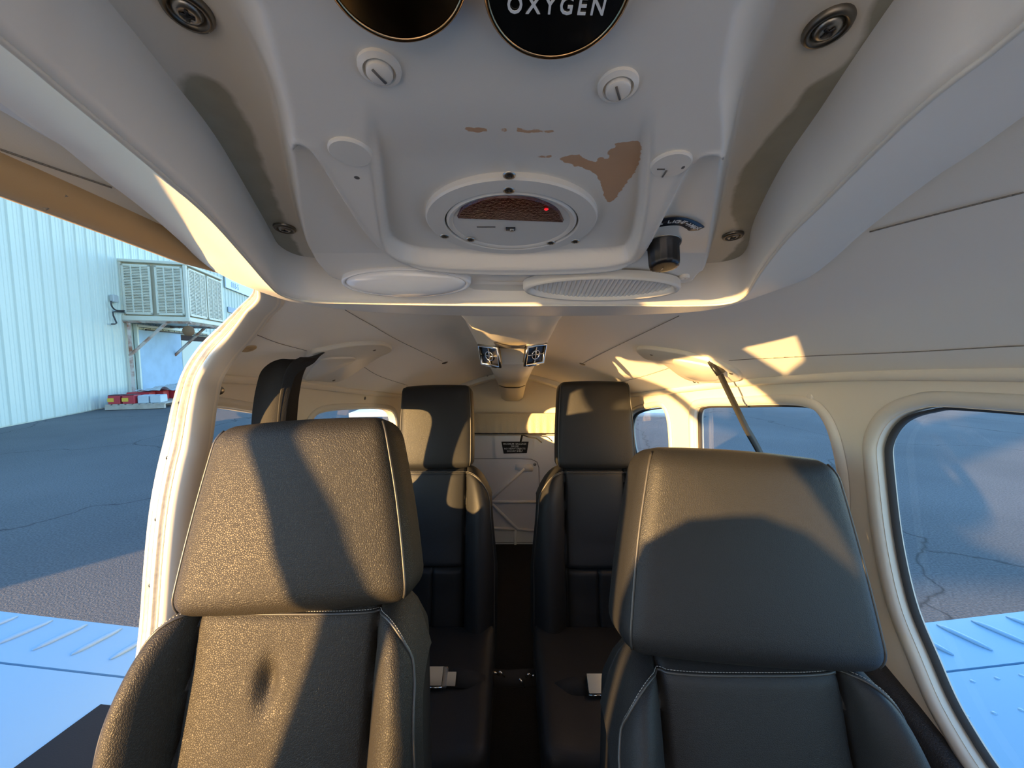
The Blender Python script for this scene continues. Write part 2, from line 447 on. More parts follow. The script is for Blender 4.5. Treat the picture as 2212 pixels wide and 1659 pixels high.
w4 = window(4, -1, WIN_2L, 'rear cabin window behind the left-hand front headrest', False)
w5 = window(5, -1, WIN_3L, 'small aftmost window beside the left-hand rear seat', False)
# outer skin of the fuselage sides and roof
SKIN = mat('white aircraft paint', (.72,.76,.80), .35)

# side rails between headliner and walls
for side, y0, n, lab in ((1, -.25, 3, 'rounded cream rail above the right-hand windows'), (-1, .745, 4, 'rounded cream rail above the left-hand rear window')):
    path = [(side*(halfw(Y)-.002), Y, rail(Y)+.001) for Y in np.linspace(y0, 2.48, 70)]
    tag(obj(f'trim_{n}', tube(path, .011, 12), CREAM), lab, 'trim', kind='structure')

# aft arch ring
def arch(Y, k, n=60):
    out = []
    for i in range(n+1):
        s = -1+2*i/n; X = s*(halfw(Y)-.002)
        z = ceil_z(X, Y); nrm = ceil_n(X, Y); out.append((X+nrm.x*k, Y, z+nrm.z*k))
    return out
ring = tag(obj('trim_5', strip([arch(2.19,-.006), arch(2.185,.010), arch(2.187,.024), arch(2.195,.027), arch(2.25,.027)]), CREAM_LIGHT, angle=50), 'cream arch ring around the hat shelf opening', 'trim', kind='structure')
for px, py in ((995,827),(1053,811),(1172,811)):
    a, r = ray(px, py); q = Vector((a*2.184, 2.184, r*2.184)); obj('screw', xf(screw_vf(.006), frame(q, (0,-1,0))), DARKSTEEL, ring)

# back wall: hat-shelf backing, curtain strip, white moulded bulkhead panel
def section_fill(Y, zlow):
    top = arch(Y, -.01, 40); V = [tuple(p) for p in top]+[(p[0], Y, zlow) for p in top]; n = len(top)
    return V, [(i, i+1, n+i+1, n+i) for i in range(n-1)]
wall_back = tag(obj('wall_back', section_fill(2.49, -1.3), CREAM, smooth=False), 'cream rear bulkhead behind the rear seats', 'wall', kind='structure')
CURT = mat('tan shelf curtain', (.50,.42,.30), .6, sheen=.3, bump=('noise', 160, .6, .003))
def pz(y, Y): return ray(1106, y)[1]*Y
ys = np.linspace(pz(893,2.40), pz(934,2.40), 10); loops = []
for i, z in enumerate(ys): loops.append([(-.42+.84*k/60, 2.40+.006*math.sin(k*1.9)*i/9-.02*i/9, z) for k in range(61)])
obj('shelf_curtain', strip(loops), CURT, wall_back)
obj('curtain_rail', tube([(-.42,2.372,pz(937,2.37)),(.42,2.372,pz(937,2.37))], .004, 8), BLACKP, wall_back)
zt, zb = pz(941,2.44), -1.29
obj('bulkhead_panel', box(.84, .012, zt-zb, (0,2.446,(zt+zb)/2), .004), WHITEPANEL, wall_back, smooth=False)
def bead(p, r=.010, s=.5, close=False): return tube([at(x, y, 2.439) for x, y in p], r, 8, close)
beads = [[(1040,1098),(1133,1012)], [(1040,1084),(1175,1084)], [(1046,1072),(1118,1143),(1175,1147)], [(1113,1143),(1113,1196)], [(1113,1143),(1040,1140)]]
for b in beads: obj('moulded_bead', bead(b), WHITEPANEL, wall_back)
ln = mat('panel joint line', (.12,.11,.10), .9)
obj('joint_line', tube([at(x,y,2.4385) for x,y in ((1010,991),(1118,991),(1148,992),(1160,998),(1164,1010),(1165,1060))], .0016, 6), ln, wall_back)
obj('joint_line', tube([at(x,y,2.4385) for x,y in ((1030,1172),(1185,1172))], .0016, 6), ln, wall_back)
obj('latch_plate', strip([[at(x,y,Y) for x,y in ((1114,1003),(1148,1003),(1152,1012),(1150,1018),(1128,1020),(1112,1014))] for Y in (2.441,2.433)]+[[at(x,y,2.433) for x,y in ((1130,1011),)*6]], True), WHITEPANEL, wall_back)
obj('lock', xf(lathe([(.010,0),(.010,.003),(.006,.005),(0,.005)], 16), frame(at(1155,1003,2.439), (0,-1,0))), STEEL, wall_back)
floor = tag(obj('floor', box(1.26, 3.5, .03, (0,.80,-1.265)), CARPET, smooth=False), 'black carpeted cabin floor under the seats', 'floor', kind='structure')

# dark upholstered lower side panels
SIDEP = mat('dark blue black side upholstery', (.016,.018,.022), .55, bump=('leather', 350, .4, .001))
def lower_panel(side, y0, y1, ztop, parent):
    loops = []
    for Y in np.linspace(y0, y1, 30):
        zt = ztop(Y); x = side*wall_x(Y, zt)
        loops.append([(x-side*.000,Y,zt+.004),(x-side*.012,Y,zt+.006),(x-side*.026,Y,zt-.004),(x-side*.034,Y,zt-.03),(x-side*.036,Y,zt-.12),(x-side*.036,Y,-1.25)])
    return obj('side_panel', strip(loops), SIDEP, parent)
zt_r = lambda Y: float(np.interp(Y, [-.3,.2,.45,.50,.55,.60,.68,.8], [-.60,-.60,-.59,-.575,-.545,-.515,-.50,-.52]))
lower_panel(1, -.28, 2.4, zt_r, wall_right); lower_panel(-1, .73, 2.4, zt_r, wall_left)
# padded arm rest along the sill of the right-hand front window
arm = []
for Y in np.linspace(.50, -.2, 24):
    e = min(1, (.505-Y)/.05)**.5; x0 = wall_x(Y, -.6)
    arm.append([(x0-.002,Y,-.60-.02*(1-e)),(x0-.012,Y,-.585-.03*(1-e)),(x0-.040,Y,-.582-.03*(1-e)),(x0-.066*e-.01,Y,-.60-.02*(1-e)),(x0-.075*e-.01,Y,-.64),(x0-.075*e-.01,Y,-.70),(x0-.002,Y,-.72)])
v, f = strip(arm, True); f.append(tuple(range(6,-1,-1))); f.append(tuple(range(len(v)-7, len(v))))
obj('arm_pad', (v, f), SIDEP, wall_right)
# sill below the doorway
sill = tag(obj('trim_6', box(.10, 1.35, .62, (-.585,.06,-.95), .02), SIDEP, smooth=False), 'dark sill wall below the open doorway', 'trim', kind='structure')
# ================================================================== OVERHEAD CONSOLE
SL = .14                       # console surfaces fall aft by this slope
def onk(x, y, k):
    a, r = ray(x, y); Y = k/(r+SL); return Vector((a*Y, Y, k-SL*Y))
KN = Vector((0, -SL, -1)).normalized()     # outward normal of console surfaces (into the cabin)
console = thing('overhead_console', (0,.25,.10), 'white moulded overhead console with a round light, knob and lenses', 'console')
def k_isl(Y): return np.interp(Y, [-1,.28,.355,.395,.43,1], [.130,.130,.130,.122,.109,.109])
def pix_loop(pix, kf, n=5, closed=True):
    out = []
    for x, y in pix:
        Y = .3
        for _ in range(60): Y = .5*Y+.5*kf(Y)/(ray(x, y)[1]+SL)
        a, r = ray(x, y); out.append((a*Y, Y, 0))
    return catmull(out, n, closed)
ISL = pix_loop([(430,-200),(500,0),(560,170),(604,280),(626,400),(644,500),(662,560),(692,604),(738,632),(900,640),(1106,643),(1330,642),(1478,638),(1512,615),(1530,590),(1552,480),(1572,370),(1590,280),(1612,150),(1655,0),(1710,-200)], k_isl, 4)
SCA = pix_loop([(622,345),(638,308),(656,299),(682,328),(730,405),(786,492),(830,537),(885,566),(960,580),(1106,586),(1300,580),(1368,560),(1402,525),(1450,432),(1490,352),(1528,320),(1556,330),(1574,372),(1552,480),(1530,590),(1512,630),(1470,665),(1106,675),(735,665),(680,620),(655,560),(636,470)], lambda Y: k_isl(Y)+.004, 4)
DIS = pix_loop([(806,300),(818,400),(832,510),(852,541),(905,560),(1000,568),(1106,570),(1240,567),(1335,559),(1366,540),(1384,470),(1392,390),(1398,318),(1400,200),(1380,120),(1106,100),(830,120),(800,200)], lambda Y: k_isl(Y)+.004, 4)
def Kfield(X, Y):
    K = np.full(X.shape, .158)
    wI = np.interp(Y, [.1,.165,.20,.26,1], [.020,.018,.008,.006,.006])
    I = smooth01(.5-sdf(ISL, X, Y)/wI)
    K = K*(1-I)+k_isl(Y)*I
    S = smooth01(.5-sdf(SCA, X, Y)/.0045); K = K+.0105*S*I
    D = smooth01(.5-sdf(DIS, X, Y)/.0055); DR = D*smooth01((Y-.165)/.06); K = K*(1-DR)+(.1265+.05*Y)*DR
    edge = sdf(SCA, X, Y); K = K-.0022*np.exp(-(edge/.0028)**2)*I          # raised rounded ridge lines
    return K
gx = np.linspace(-.27, .27, 361); gy = np.concatenate([np.linspace(.02,.2,90), np.linspace(.2013,.455,200)])
GX, GY = np.meshgrid(gx, gy); GK = Kfield(GX, GY); GZ = GK-SL*GY
nx, ny = len(gx), len(gy)
V = [(float(GX[j,i]), float(GY[j,i]), float(GZ[j,i])) for j in range(ny) for i in range(nx)]
F = [(j*nx+i, j*nx+i+1, (j+1)*nx+i+1, (j+1)*nx+i) for j in range(ny-1) for i in range(nx-1)]
# stains and peeled paint are stored as distances to their outlines, the shader breaks up the edges
def onf(pix, k, n=4): return [tuple(p)[:2] for p in catmull([onk(x, y, k) for x, y in pix], n, True)]
stainL = onf([(395,190),(440,165),(500,200),(540,270),(580,380),(605,450),(660,560),(740,620),(700,625),(640,600),(560,510),(480,400),(420,300)], .158)
stainR = onf([(1960,-20),(1890,0),(1840,120),(1740,190),(1690,260),(1630,330),(1590,400),(1580,470),(1600,520),(1540,590),(1600,585),(1640,530),(1680,470),(1720,380),(1760,280),(1830,170),(1930,40)], .158)
peels = [[(1005,282),(1030,279),(1050,283),(1052,292),(1030,294),(1008,291)], [(1080,287),(1094,283),(1110,287),(1095,292),(1083,291)], [(1116,283),(1150,286),(1198,290),(1188,295),(1150,294),(1120,296)],
         [(1330,326),(1380,320),(1384,350),(1374,392),(1352,424),(1325,462),(1308,462),(1296,420),(1276,398),(1240,384),(1208,372),(1216,364),(1250,358),(1262,370),(1284,376),(1296,366),(1316,368),(1312,346),(1326,338)],
         [(1160,361),(1190,360),(1186,366),(1164,366)]]
st = np.minimum(sdf(stainL, GX, GY), sdf(stainR, GX, GY)); pe = np.full(GX.shape, 1.)
for p in peels: pe = np.minimum(pe, sdf(onf(p, .131, 2), GX, GY))
m = bpy.data.materials.new('aged white console paint'); m.use_nodes = True
n_, L_ = m.node_tree.nodes, m.node_tree.links; b = n_['Principled BSDF']; b.inputs['Roughness'].default_value = .38
b.inputs['Specular IOR Level'].default_value = .45
tc = n_.new('ShaderNodeTexCoord')
def noise(sc, det=5):
    t = n_.new('ShaderNodeTexNoise'); t.inputs['Scale'].default_value = sc; t.inputs['Detail'].default_value = det; L_.new(tc.outputs['Object'], t.inputs['Vector']); return t
def mask(attr, amp, sc, w):
    a = n_.new('ShaderNodeAttribute'); a.attribute_name = attr; t = noise(sc, 6)
    q = n_.new('ShaderNodeMath'); q.operation = 'SUBTRACT'; q.inputs[1].default_value = .5; L_.new(t.outputs['Fac'], q.inputs[0])
    s = n_.new('ShaderNodeMath'); s.operation = 'MULTIPLY_ADD'; s.inputs[1].default_value = amp
    L_.new(q.outputs[0], s.inputs[0]); L_.new(a.outputs['Fac'], s.inputs[2])
    r = n_.new('ShaderNodeMapRange'); r.inputs[1].default_value = w; r.inputs[2].default_value = -w; L_.new(s.outputs[0], r.inputs[0]); return r
def mixc(fac, c1, c2, scale=None):
    x = n_.new('ShaderNodeMix'); x.data_type = 'RGBA'
    if scale is not None:
        q = n_.new('ShaderNodeMath'); q.operation = 'MULTIPLY'; q.inputs[1].default_value = scale; L_.new(fac.outputs[0], q.inputs[0]); fac = q
    L_.new(fac.outputs[0], x.inputs[0])
    for i, c in ((6, c1), (7, c2)):
        if isinstance(c, tuple): x.inputs[i].default_value = (*c, 1)
        else: L_.new(c.outputs[2], x.inputs[i])
    return x
base = (.75,.705,.62)
stm = mask('stain', .010, 45, .0016); nz = noise(60)
stc = mixc(nz, (.22,.20,.13), (.36,.35,.26))
c1 = mixc(stm, base, stc, .85)
pem = mask('peel', .0045, 230, .0002)
c2 = mixc(pem, c1, (.56,.33,.19)); L_.new(c2.outputs[2], b.inputs['Base Color'])
bp = n_.new('ShaderNodeBump'); bp.inputs['Strength'].default_value = .12; bp.inputs['Distance'].default_value = .0008
nb = noise(260, 3); L_.new(nb.outputs['Fac'], bp.inputs['Height']); L_.new(bp.outputs[0], b.inputs['Normal'])
PAINT = m
PAINTED = mat('white console paint', base, .38, spec=.45, bump=('noise', 260, .12, .0008))
body = obj('center_panel', (V, F), PAINT, console)
for nm, arr in (('stain', st), ('peel', pe)):
    at_ = body.data.attributes.new(nm, 'FLOAT', 'POINT'); at_.data.foreach_set('value', arr.ravel().astype(np.float32))
# outer shell with its rounded flange
cre = [onk(x, y, .116) for x, y in [(0,78),(108,169),(243,282),(360,382),(456,469),(530,553),(577,608),(607,634),(660,648),(760,652),(900,655),(1106,657),(1300,657),(1480,658),(1565,654),(1608,638),(1643,586),(1700,512),(1782,430),(1890,321),(1999,217),(2107,130),(2212,48)]]
outp = [(0,226),(108,299),(195,369),(304,451),(390,525),(434,568),(500,606),(564,631),(640,654),(760,671),(900,680),(1106,684),(1330,682),(1500,674),(1587,657),(1674,629),(1747,601),(1804,560),(1873,499),(2021,386),(2212,256)]
ok_ = [.160,.160,.160,.160,.158,.156,.150,.146,.138,.130,.127,.126,.126,.127,.134,.142,.148,.152,.154,.156,.156]
outl = [onk(x, y, k) for (x, y), k in zip(outp, ok_)]
def ext(l, w): return [Vector((-w, -.02, l[0].z+SL*(l[0].y+.02)))]+l+[Vector((w, -.02, l[-1].z+SL*(l[-1].y+.02)))]
cre, outl = ext(cre, .135), ext(outl, .20)
cre = resample(catmull(cre, 8), 200); outl = resample(catmull(outl, 8), 200)
def lerp(t, dz, push=0):
    r = []
    for a, b in zip(cre, outl):
        p = a*(1-t)+b*t; p.z += dz; d = Vector((b.x-a.x, b.y-a.y, 0)).normalized(); r.append(p+d*push)
    return r
shell_loops = [lerp(-.06,.045,-.004), lerp(0,.020,-.006), lerp(0,.004,-.005), lerp(0,.0005,-.003), lerp(0,-.0012,0), lerp(0,-.0008,.003), lerp(.10,.0002), lerp(.35,-.0005), lerp(.6,-.001), lerp(.85,-.0008), lerp(.96,.000), lerp(1,.003), lerp(1,.010,.003), lerp(1,.03,.004), lerp(1,.06,.004)]
shell = obj('shell', strip(shell_loops), PAINTED, console)
obj('edge_bead', tube([p+Vector((0,0,-.0012)) for p in cre], .0013, 6), CREAM_LIGHT, shell)

def kz(x, y, k, lift=0.0): return onk(x, y, k)+KN*lift
def field_at(x, y):
    """point of the centre panel seen at a pixel of the photograph"""
    a, r = ray(x, y); Y = .2
    for _ in range(80):
        k = float(Kfield(np.array([[a*Y]]), np.array([[Y]]))[0,0]); Y = .6*Y+.4*k/(r+SL)
    return Vector((a*Y, Y, k-SL*Y))
# cup-washer screws in the side channels
for x, y in ((405,18),(1788,55),(615,491),(1583,507)):
    q = onk(x, y, .158); M = frame(q, KN)
    w = obj('cup_washer', xf(lathe([(.0086,-.002),(.0090,.001),(.0082,.0024),(.0068,.0028),(.0058,.0016),(.0054,.0007),(0,.0006)], 28), M), DARKSTEEL, console)
    s = obj('screw', xf(lathe([(.0053,.0006),(.0051,.0018),(.0041,.0028),(.0018,.0033),(.0015,.0020),(0,.0018)], 20), M), STEEL, w)
    obj('cross_slot', xf(cross_vf(.0050, .0033), frame(q, KN, (1,.6,0))), BLACKP, w)
# painted quarter-turn fasteners
for x, y, r in ((820,145,.0053),(1335,182,.0053)):
    q = field_at(x, y); M = frame(q, KN, (.5,1,0))
    f1 = obj('quarter_turn_fastener', xf(lathe([(r*1.55,-.001),(r*1.5,.0012),(r*1.15,.0022),(r*1.1,.0012),(r*.95,.0012),(r*.92,.0030),(r*.75,.0036),(0,.0038)], 28), M), PAINTED, console, angle=35)
    obj('slot', xf(box(r*1.3, r*.16, .0006, (0,0,.0038)), M), ln, f1)
# round map light: flange, disc, red half-moon lens, screws, small switch window
dc = (onk(1105,478,.1395)); DN = Vector((0,-.09,-1)).normalized(); DM = frame(dc, DN); RR = .0625
RINGP = mat('white painted light bezel', (.67,.64,.57), .4)
bez = obj('light_bezel', xf(lathe([(RR,-.006),(RR,.0015),(RR*.985,.0028),(RR*.80,.0036),(RR*.785,.0030),(RR*.78,-.003)], 96), DM), RINGP, console, angle=32)
dsk = obj('light_disc', xf(lathe([(RR*.77,-.003),(RR*.765,.0022),(RR*.74,.0034),(RR*.70,.0028),(RR*.69,.0022),(0,.0022)], 96), DM), RINGP, console, angle=32)
def diskpt(x, y, h): 
    # where the sight line through a pixel meets the light disc, in disc coordinates
    a, r = ray(x, y); d = Vector((a, 1, r)); o = dc+DN*h; t = o.dot(DN)/d.dot(DN); q = DM.inverted() @ (d*t); return q
lens = catmull([diskpt(x, y, .003) for x, y in ((986,468),(1000,446),(1040,428),(1085,422),(1130,424),(1172,434),(1205,452),(1219,477))], 5)
lv = [(p.x,p.y,.0015) for p in lens]; lt = [(p.x*.97,p.y*.97,.0040) for p in lens]; nl = len(lens)
lc = sum((Vector(p) for p in lt), Vector())/nl
v, f = strip([lv, lt], True); v.append((lc.x, lc.y, .0050)); f += [(nl+i, nl+(i+1) % nl, len(v)-1) for i in range(nl)]
rl = obj('red_lens', xf((v, f), DM), REDLENS, console, angle=30)
gp = diskpt(1180,453,.0045); GLOW = bpy.data.materials.new('glowing red glint'); GLOW.use_nodes = True
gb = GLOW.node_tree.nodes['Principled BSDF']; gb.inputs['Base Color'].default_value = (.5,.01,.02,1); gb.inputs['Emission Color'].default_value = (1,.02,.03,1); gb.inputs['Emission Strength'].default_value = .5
obj('lamp_glint', xf(lathe([(.0016,.0),(.0011,.0005),(0,.0007)], 10), frame(DM @ Vector((gp.x,gp.y,.0042)), DN)), GLOW, rl)  # glint on the red lens, put in as a small glowing bead
for x, y, par in ((1100,378,bez),(960,510,bez),(1243,521,bez),(1099,410,dsk),(1016,517,dsk),(1190,524,dsk)):
    q = diskpt(x, y, .003); M = frame(DM @ Vector((q.x,q.y,.0030)), DN, (1,.5,0))
    s = obj('screw', xf(lathe([(.0038,0),(.0036,.0007),(.0022,.0010),(.0012,.0009),(.0009,.0003),(0,.0003)], 18), M), STEEL, par)
    obj('cross_slot', xf(cross_vf(.0034, .0011), M), BLACKP, s)
q = diskpt(1103,496,.003); sw = obj('switch_window', xf(box(.0072,.0052,.001,(q.x,q.y,.0026)), DM), BLACKP, dsk)
obj('slider', xf(box(.003,.004,.001,(q.x+.001,q.y,.0034)), DM), STEEL, sw)
q = diskpt(1050,492,.003); obj('scratch', xf(box(.014,.0014,.0005,(q.x,q.y,.0024)), DM), ln, dsk)
# round blanking caps
for x, y, lab in ((757,326,'plain round blanking cap'),(1449,352,'cracked round blanking cap')):
    q = field_at(x, y)+KN*.0005; c_ = obj('blanking_cap', xf(lathe([(.0104,-.002),(.0105,.0006),(.0098,.0013),(0,.0016)], 40), frame(q, KN)), RINGP, console, angle=30)
    if x > 1000:
        c_['label'] = lab
        obj('crack', xf(box(.0008,.006,.0004,(-.001,-.006,.0017)), frame(q, KN)), ln, c_)
        obj('crack', xf(box(.004,.0006,.0004,(-.0045,-.002,.0017)), frame(q, KN)), ln, c_)
        obj('chip', xf(lathe([(.0013,.0014),(0,.0018)], 9, 1, 1.6), frame(q+Vector((.0068,.001,0)), KN)), ln, c_)
obj('hole', xf(lathe([(.0016,0),(0,.0006)], 10), frame(field_at(771,384), KN)), ln, console)
obj('hole', xf(lathe([(.0014,0),(0,.0006)], 10), frame(field_at(1490,630), KN)), ln, console)
# dimmer knob hanging from the right-hand lobe, with its curved placard
kq = field_at(1432,524); kd = Vector((0,-.22,-1)).normalized(); KM = frame(kq, kd)
kp = []
for i in range(48):
    a = 2*math.pi*i/48; kp.append(1.0-.05*(i % 3 == 0))
prof = [(.0140,0),(.0143,.0025),(.0128,.004),(.0124,.0190),(.0116,.0215),(.0085,.0220),(0,.0212)]
v, f = lathe(prof, 48); v = [(p[0]*kp[i % 48], p[1]*kp[i % 48], p[2]) if 2*48 <= i < 5*48 else p for i, p in enumerate(v)]
obj('knob_collar', xf(lathe([(.0148,-.002),(.0148,.001),(.0130,.002)], 36), KM), STEEL, console)
kn = obj('dimmer_knob', xf((v, f), KM), BLACKP, console)
obj('pointer_line', xf(box(.0012,.008,.0005,(0,-.0070,.0216)), KM), ln, kn)
pq = field_at(1432,524); PMx = frame(pq+KN*.0012, KN, (1,0,0))
def pl(x, y): a, r = ray(x, y); d = Vector((a,1,r)); t = (pq+KN*.0012).dot(KN)/d.dot(KN); return PMx.inverted() @ (d*t)
top = catmull([pl(*p) for p in ((1415,478),(1432,472),(1455,468),(1480,470),(1502,477),(1518,486),(1522,490))], 6)
bot = catmull([pl(*p) for p in ((1415,492),(1432,488),(1452,486),(1470,487),(1482,493),(1490,498),(1508,497))], 6)
n = 40; top, bot = resample(top, n), resample(bot, n)
v = [(p.x,p.y,0) for p in bot]+[(p.x,p.y,0) for p in top]+[(p.x,p.y,.0004) for p in bot]+[(p.x,p.y,.0004) for p in top]
f = [(2*n+i,2*n+i+1,3*n+i+1,3*n+i) for i in range(n-1)]+[(i,i+1,2*n+i+1,2*n+i) for i in range(n-1)]+[(n+i,3*n+i,3*n+i+1,n+i+1) for i in range(n-1)]
plc = obj('dimmer_placard', xf((v, f), PMx), mat('dark blue black placard', (.008,.012,.022), .35), console)
def arc_text(body, a, b, size):
    parts = []
    for i, ch in enumerate(body):
        t = i/max(1, len(body)-1); s = a+(b-a)*t; k = min(n-2, int(s*(n-1)))
        mid = lambda j: (bot[j]*.52+top[j]*.48)
        p = mid(k).lerp(mid(k+1), s*(n-1)-k); d = (mid(k+1)-mid(k)).normalized()
        M = Matrix.Translation((p.x, p.y, .0005)) @ Matrix.Rotation(math.atan2(d.y, d.x), 4, 'Z')
        if ch != ' ': parts.append(xf(text_mesh(ch, size, .00008), PMx @ M))
    return join(*parts)
FL = PMx.to_3x3() @ Vector((0,1,0))
obj('lettering', arc_text('E', .09, .09, .0062), WHITELET, plc, smooth=False)
obj('lettering', arc_text('LIGHT', .24, .50, .0062), WHITELET, plc, smooth=False)
obj('lettering', arc_text('→', .61, .61, .0070), WHITELET, plc, smooth=False)
obj('lettering', arc_text('MAX', .73, .90, .0058), WHITELET, plc, smooth=False)
# oval reading-light lens and ribbed dome-light lens on the aft lip
def plate_frame(x, y):
    q = field_at(x, y); e = .004
    h = lambda X, Y: float(Kfield(np.array([[X]]), np.array([[Y]]))[0,0])-SL*Y
    nn = Vector(((h(q.x+e,q.y)-h(q.x-e,q.y))/(2*e), (h(q.x,q.y+e)-h(q.x,q.y-e))/(2*e), -1)).normalized(); return q, nn
def oval_on(x0, x1, y0, y1, x, y):
    q, nn = plate_frame(x, y); nn = (nn+Vector((0,-.15,0))).normalized(); q = q+nn*.0030; M = frame(q, nn)
    def pr(px, py): a, r = ray(px, py); d = Vector((a,1,r)); t = q.dot(nn)/d.dot(nn); return M.inverted() @ (d*t)
    sx = (pr(x1, y).x-pr(x0, y).x)/2; p0, p1 = pr(x, y0), pr(x, y1); sy = abs(p1.y-p0.y)/2; c = M @ Vector(((pr(x1,y).x+pr(x0,y).x)/2, (p0.y+p1.y)/2, 0))
    return frame(c, nn), sx, sy
OM, sx, sy = oval_on(737,1017,574,634,877,602)
rim = lathe([(1.0,-.004),(1.0,.003),(.975,.0055),(.93,.0050),(.915,.002)], 72, sx, sy); obj('lens_rim', xf(rim, OM), LENS, console)
dome = [(.93*math.cos(t), .003+.010*math.sin(t)) for t in np.linspace(0, math.pi/2-.001, 9)]; dome[-1] = (0, .013)
obj('reading_lens', xf(lathe(dome, 72, sx, sy), OM), LENS, console)
OM, sx, sy = oval_on(1130,1474,590,640,1302,612)
rim = lathe([(1.0,-.004),(1.0,.003),(.97,.0060),(.92,.0055),(.90,-.001)], 72, sx, sy); obj('dome_light_rim', xf(rim, OM), RINGP, console)
v, f = [], []; NX, NY = 160, 14
for j in range(NY+1):
    for i in range(NX+1):
        u = -1+2*i/NX; w = math.sqrt(max(0, 1-u*u))*(-1+2*j/NY)
        v.append((u*sx*.91, w*sy*.91, -.001+.0014*abs(math.sin(i*math.pi/5.0))+.002*(1-u*u)))
f = [(j*(NX+1)+i, j*(NX+1)+i+1, (j+1)*(NX+1)+i+1, (j+1)*(NX+1)+i) for j in range(NY) for i in range(NX)]
obj('ribbed_lens', xf((v, f), OM), RIBLENS, console)
for x, y in ((1167,596),(1478,597)):
    obj('screw', xf(lathe([(.0052,-.001),(.0050,.0016),(.0030,.0026),(.0012,.0024),(.001,.0016),(0,.0016)], 20), frame(field_at(x, y), KN)), PAINTED, console)
obj('paint_chip', xf(box(.006,.006,.0004), frame(field_at(1042,617)+KN*.0004, KN, (1,.2,0))), ln, console)
# caps at the front: bronze mirror cap and black oxygen cap
def cap(name, x, y, rad, mat_, tilt, parent):
    q = onk(x, y, .130); nn = (KN+Vector(tilt)).normalized(); M = frame(q+KN*.004, nn)
    r_ = obj(name, xf(lathe([(rad*1.0,-.008),(rad*1.03,.002),(rad*1.02,.0045),(rad*.97,.0052),(rad*.95,.0045)], 64), M), mat('bronze cap rim', (.45,.28,.14), .2, 1.0), parent)
    f_ = obj('cap_face', xf(lathe([(rad*.965,.0044),(rad*.6,.0050),(0,.0052)], 64), M), mat_, r_)
    return M, r_
OMx, oc = cap('oxygen_cap', 1204,-78, .0212, mat('gloss black cap', (.006,.006,.006), .12, coat=.4), (0,-.02,0), console)
def capl(x, y, M): a, r = ray(x, y); d = Vector((a,1,r)); o = M @ Vector((0,0,.0053)); nn = M.to_3x3() @ Vector((0,0,1)); t = o.dot(nn)/d.dot(nn); return M.inverted() @ (d*t)
p = capl(1202,14,OMx)
tm = text_mesh('OXYGEN', .0072, .00012, space=1.35); obj('lettering', xf(tm, OMx @ Matrix.Translation((p.x,p.y,.0053)) @ Matrix.Rotation(-.02,4,'Z') @ Matrix.Diagonal((.82,1,1,1))), WHITELET, oc, smooth=False)
cap('mirror_cap', 852,-128, .0200, BRONZE, (.16,-.05,0), console)
# ================================================================== SEATS
def grid_axis(h, r, n):
    """coordinates along one edge of a rounded box, denser near the rounding"""
    a = [-h+r*(1-math.cos(t)) for t in np.linspace(0, math.pi/2, 6)]
    m = list(np.linspace(-h+r, h-r, n))[1:-1]
    return a+m+[-x for x in reversed(a)]
def rounded_box(hx, hy, hz, r, deform, n=(14,4,12)):
    ax = grid_axis(hx, r, n[0]), grid_axis(hy, r, n[1]), grid_axis(hz, r, n[2])
    idx, V, F = {}, [], []
    def vid(p):
        k = tuple(round(c, 7) for c in p)
        if k not in idx:
            q = Vector((max(-hx+r, min(hx-r, p[0])), max(-hy+r, min(hy-r, p[1])), max(-hz+r, min(hz-r, p[2]))))
            d = Vector(p)-q; 
            if d.length > 1e-9: q = q+d.normalized()*r
            idx[k] = len(V); V.append(tuple(deform(q)))
        return idx[k]
    hs = (hx, hy, hz)
    for a in range(3):
        b, c = (a+1) % 3, (a+2) % 3
        for s in (-1, 1):
            for i in range(len(ax[b])-1):
                for j in range(len(ax[c])-1):
                    q = []
                    for bi, cj in ((i,j),(i+1,j),(i+1,j+1),(i,j+1)):
                        p = [0,0,0]; p[a] = s*hs[a]; p[b] = ax[b][bi]; p[c] = ax[c][cj]; q.append(vid(p))
                    F.append(tuple(q))
    return V, F
def stitches(path, r, gap=.0042, ln_=.0030, lift=Vector((0,0,0))):
    pts = resample([Vector(p) for p in path], 400); d = [0]
    for a, b in zip(pts, pts[1:]): d.append(d[-1]+(b-a).length)
    V, F = [], []; s = 0
    arr = np.array([tuple(p) for p in pts]); D = np.array(d)
    g = lambda t: Vector([np.interp(t, D, arr[:,k]) for k in range(3)])
    while s+ln_ < d[-1]:
        V, F = join((V, F), tube([g(s)+lift, g(s+ln_*.5)+lift*1.3, g(s+ln_)+lift], r, 4)); s += gap
    return V, F
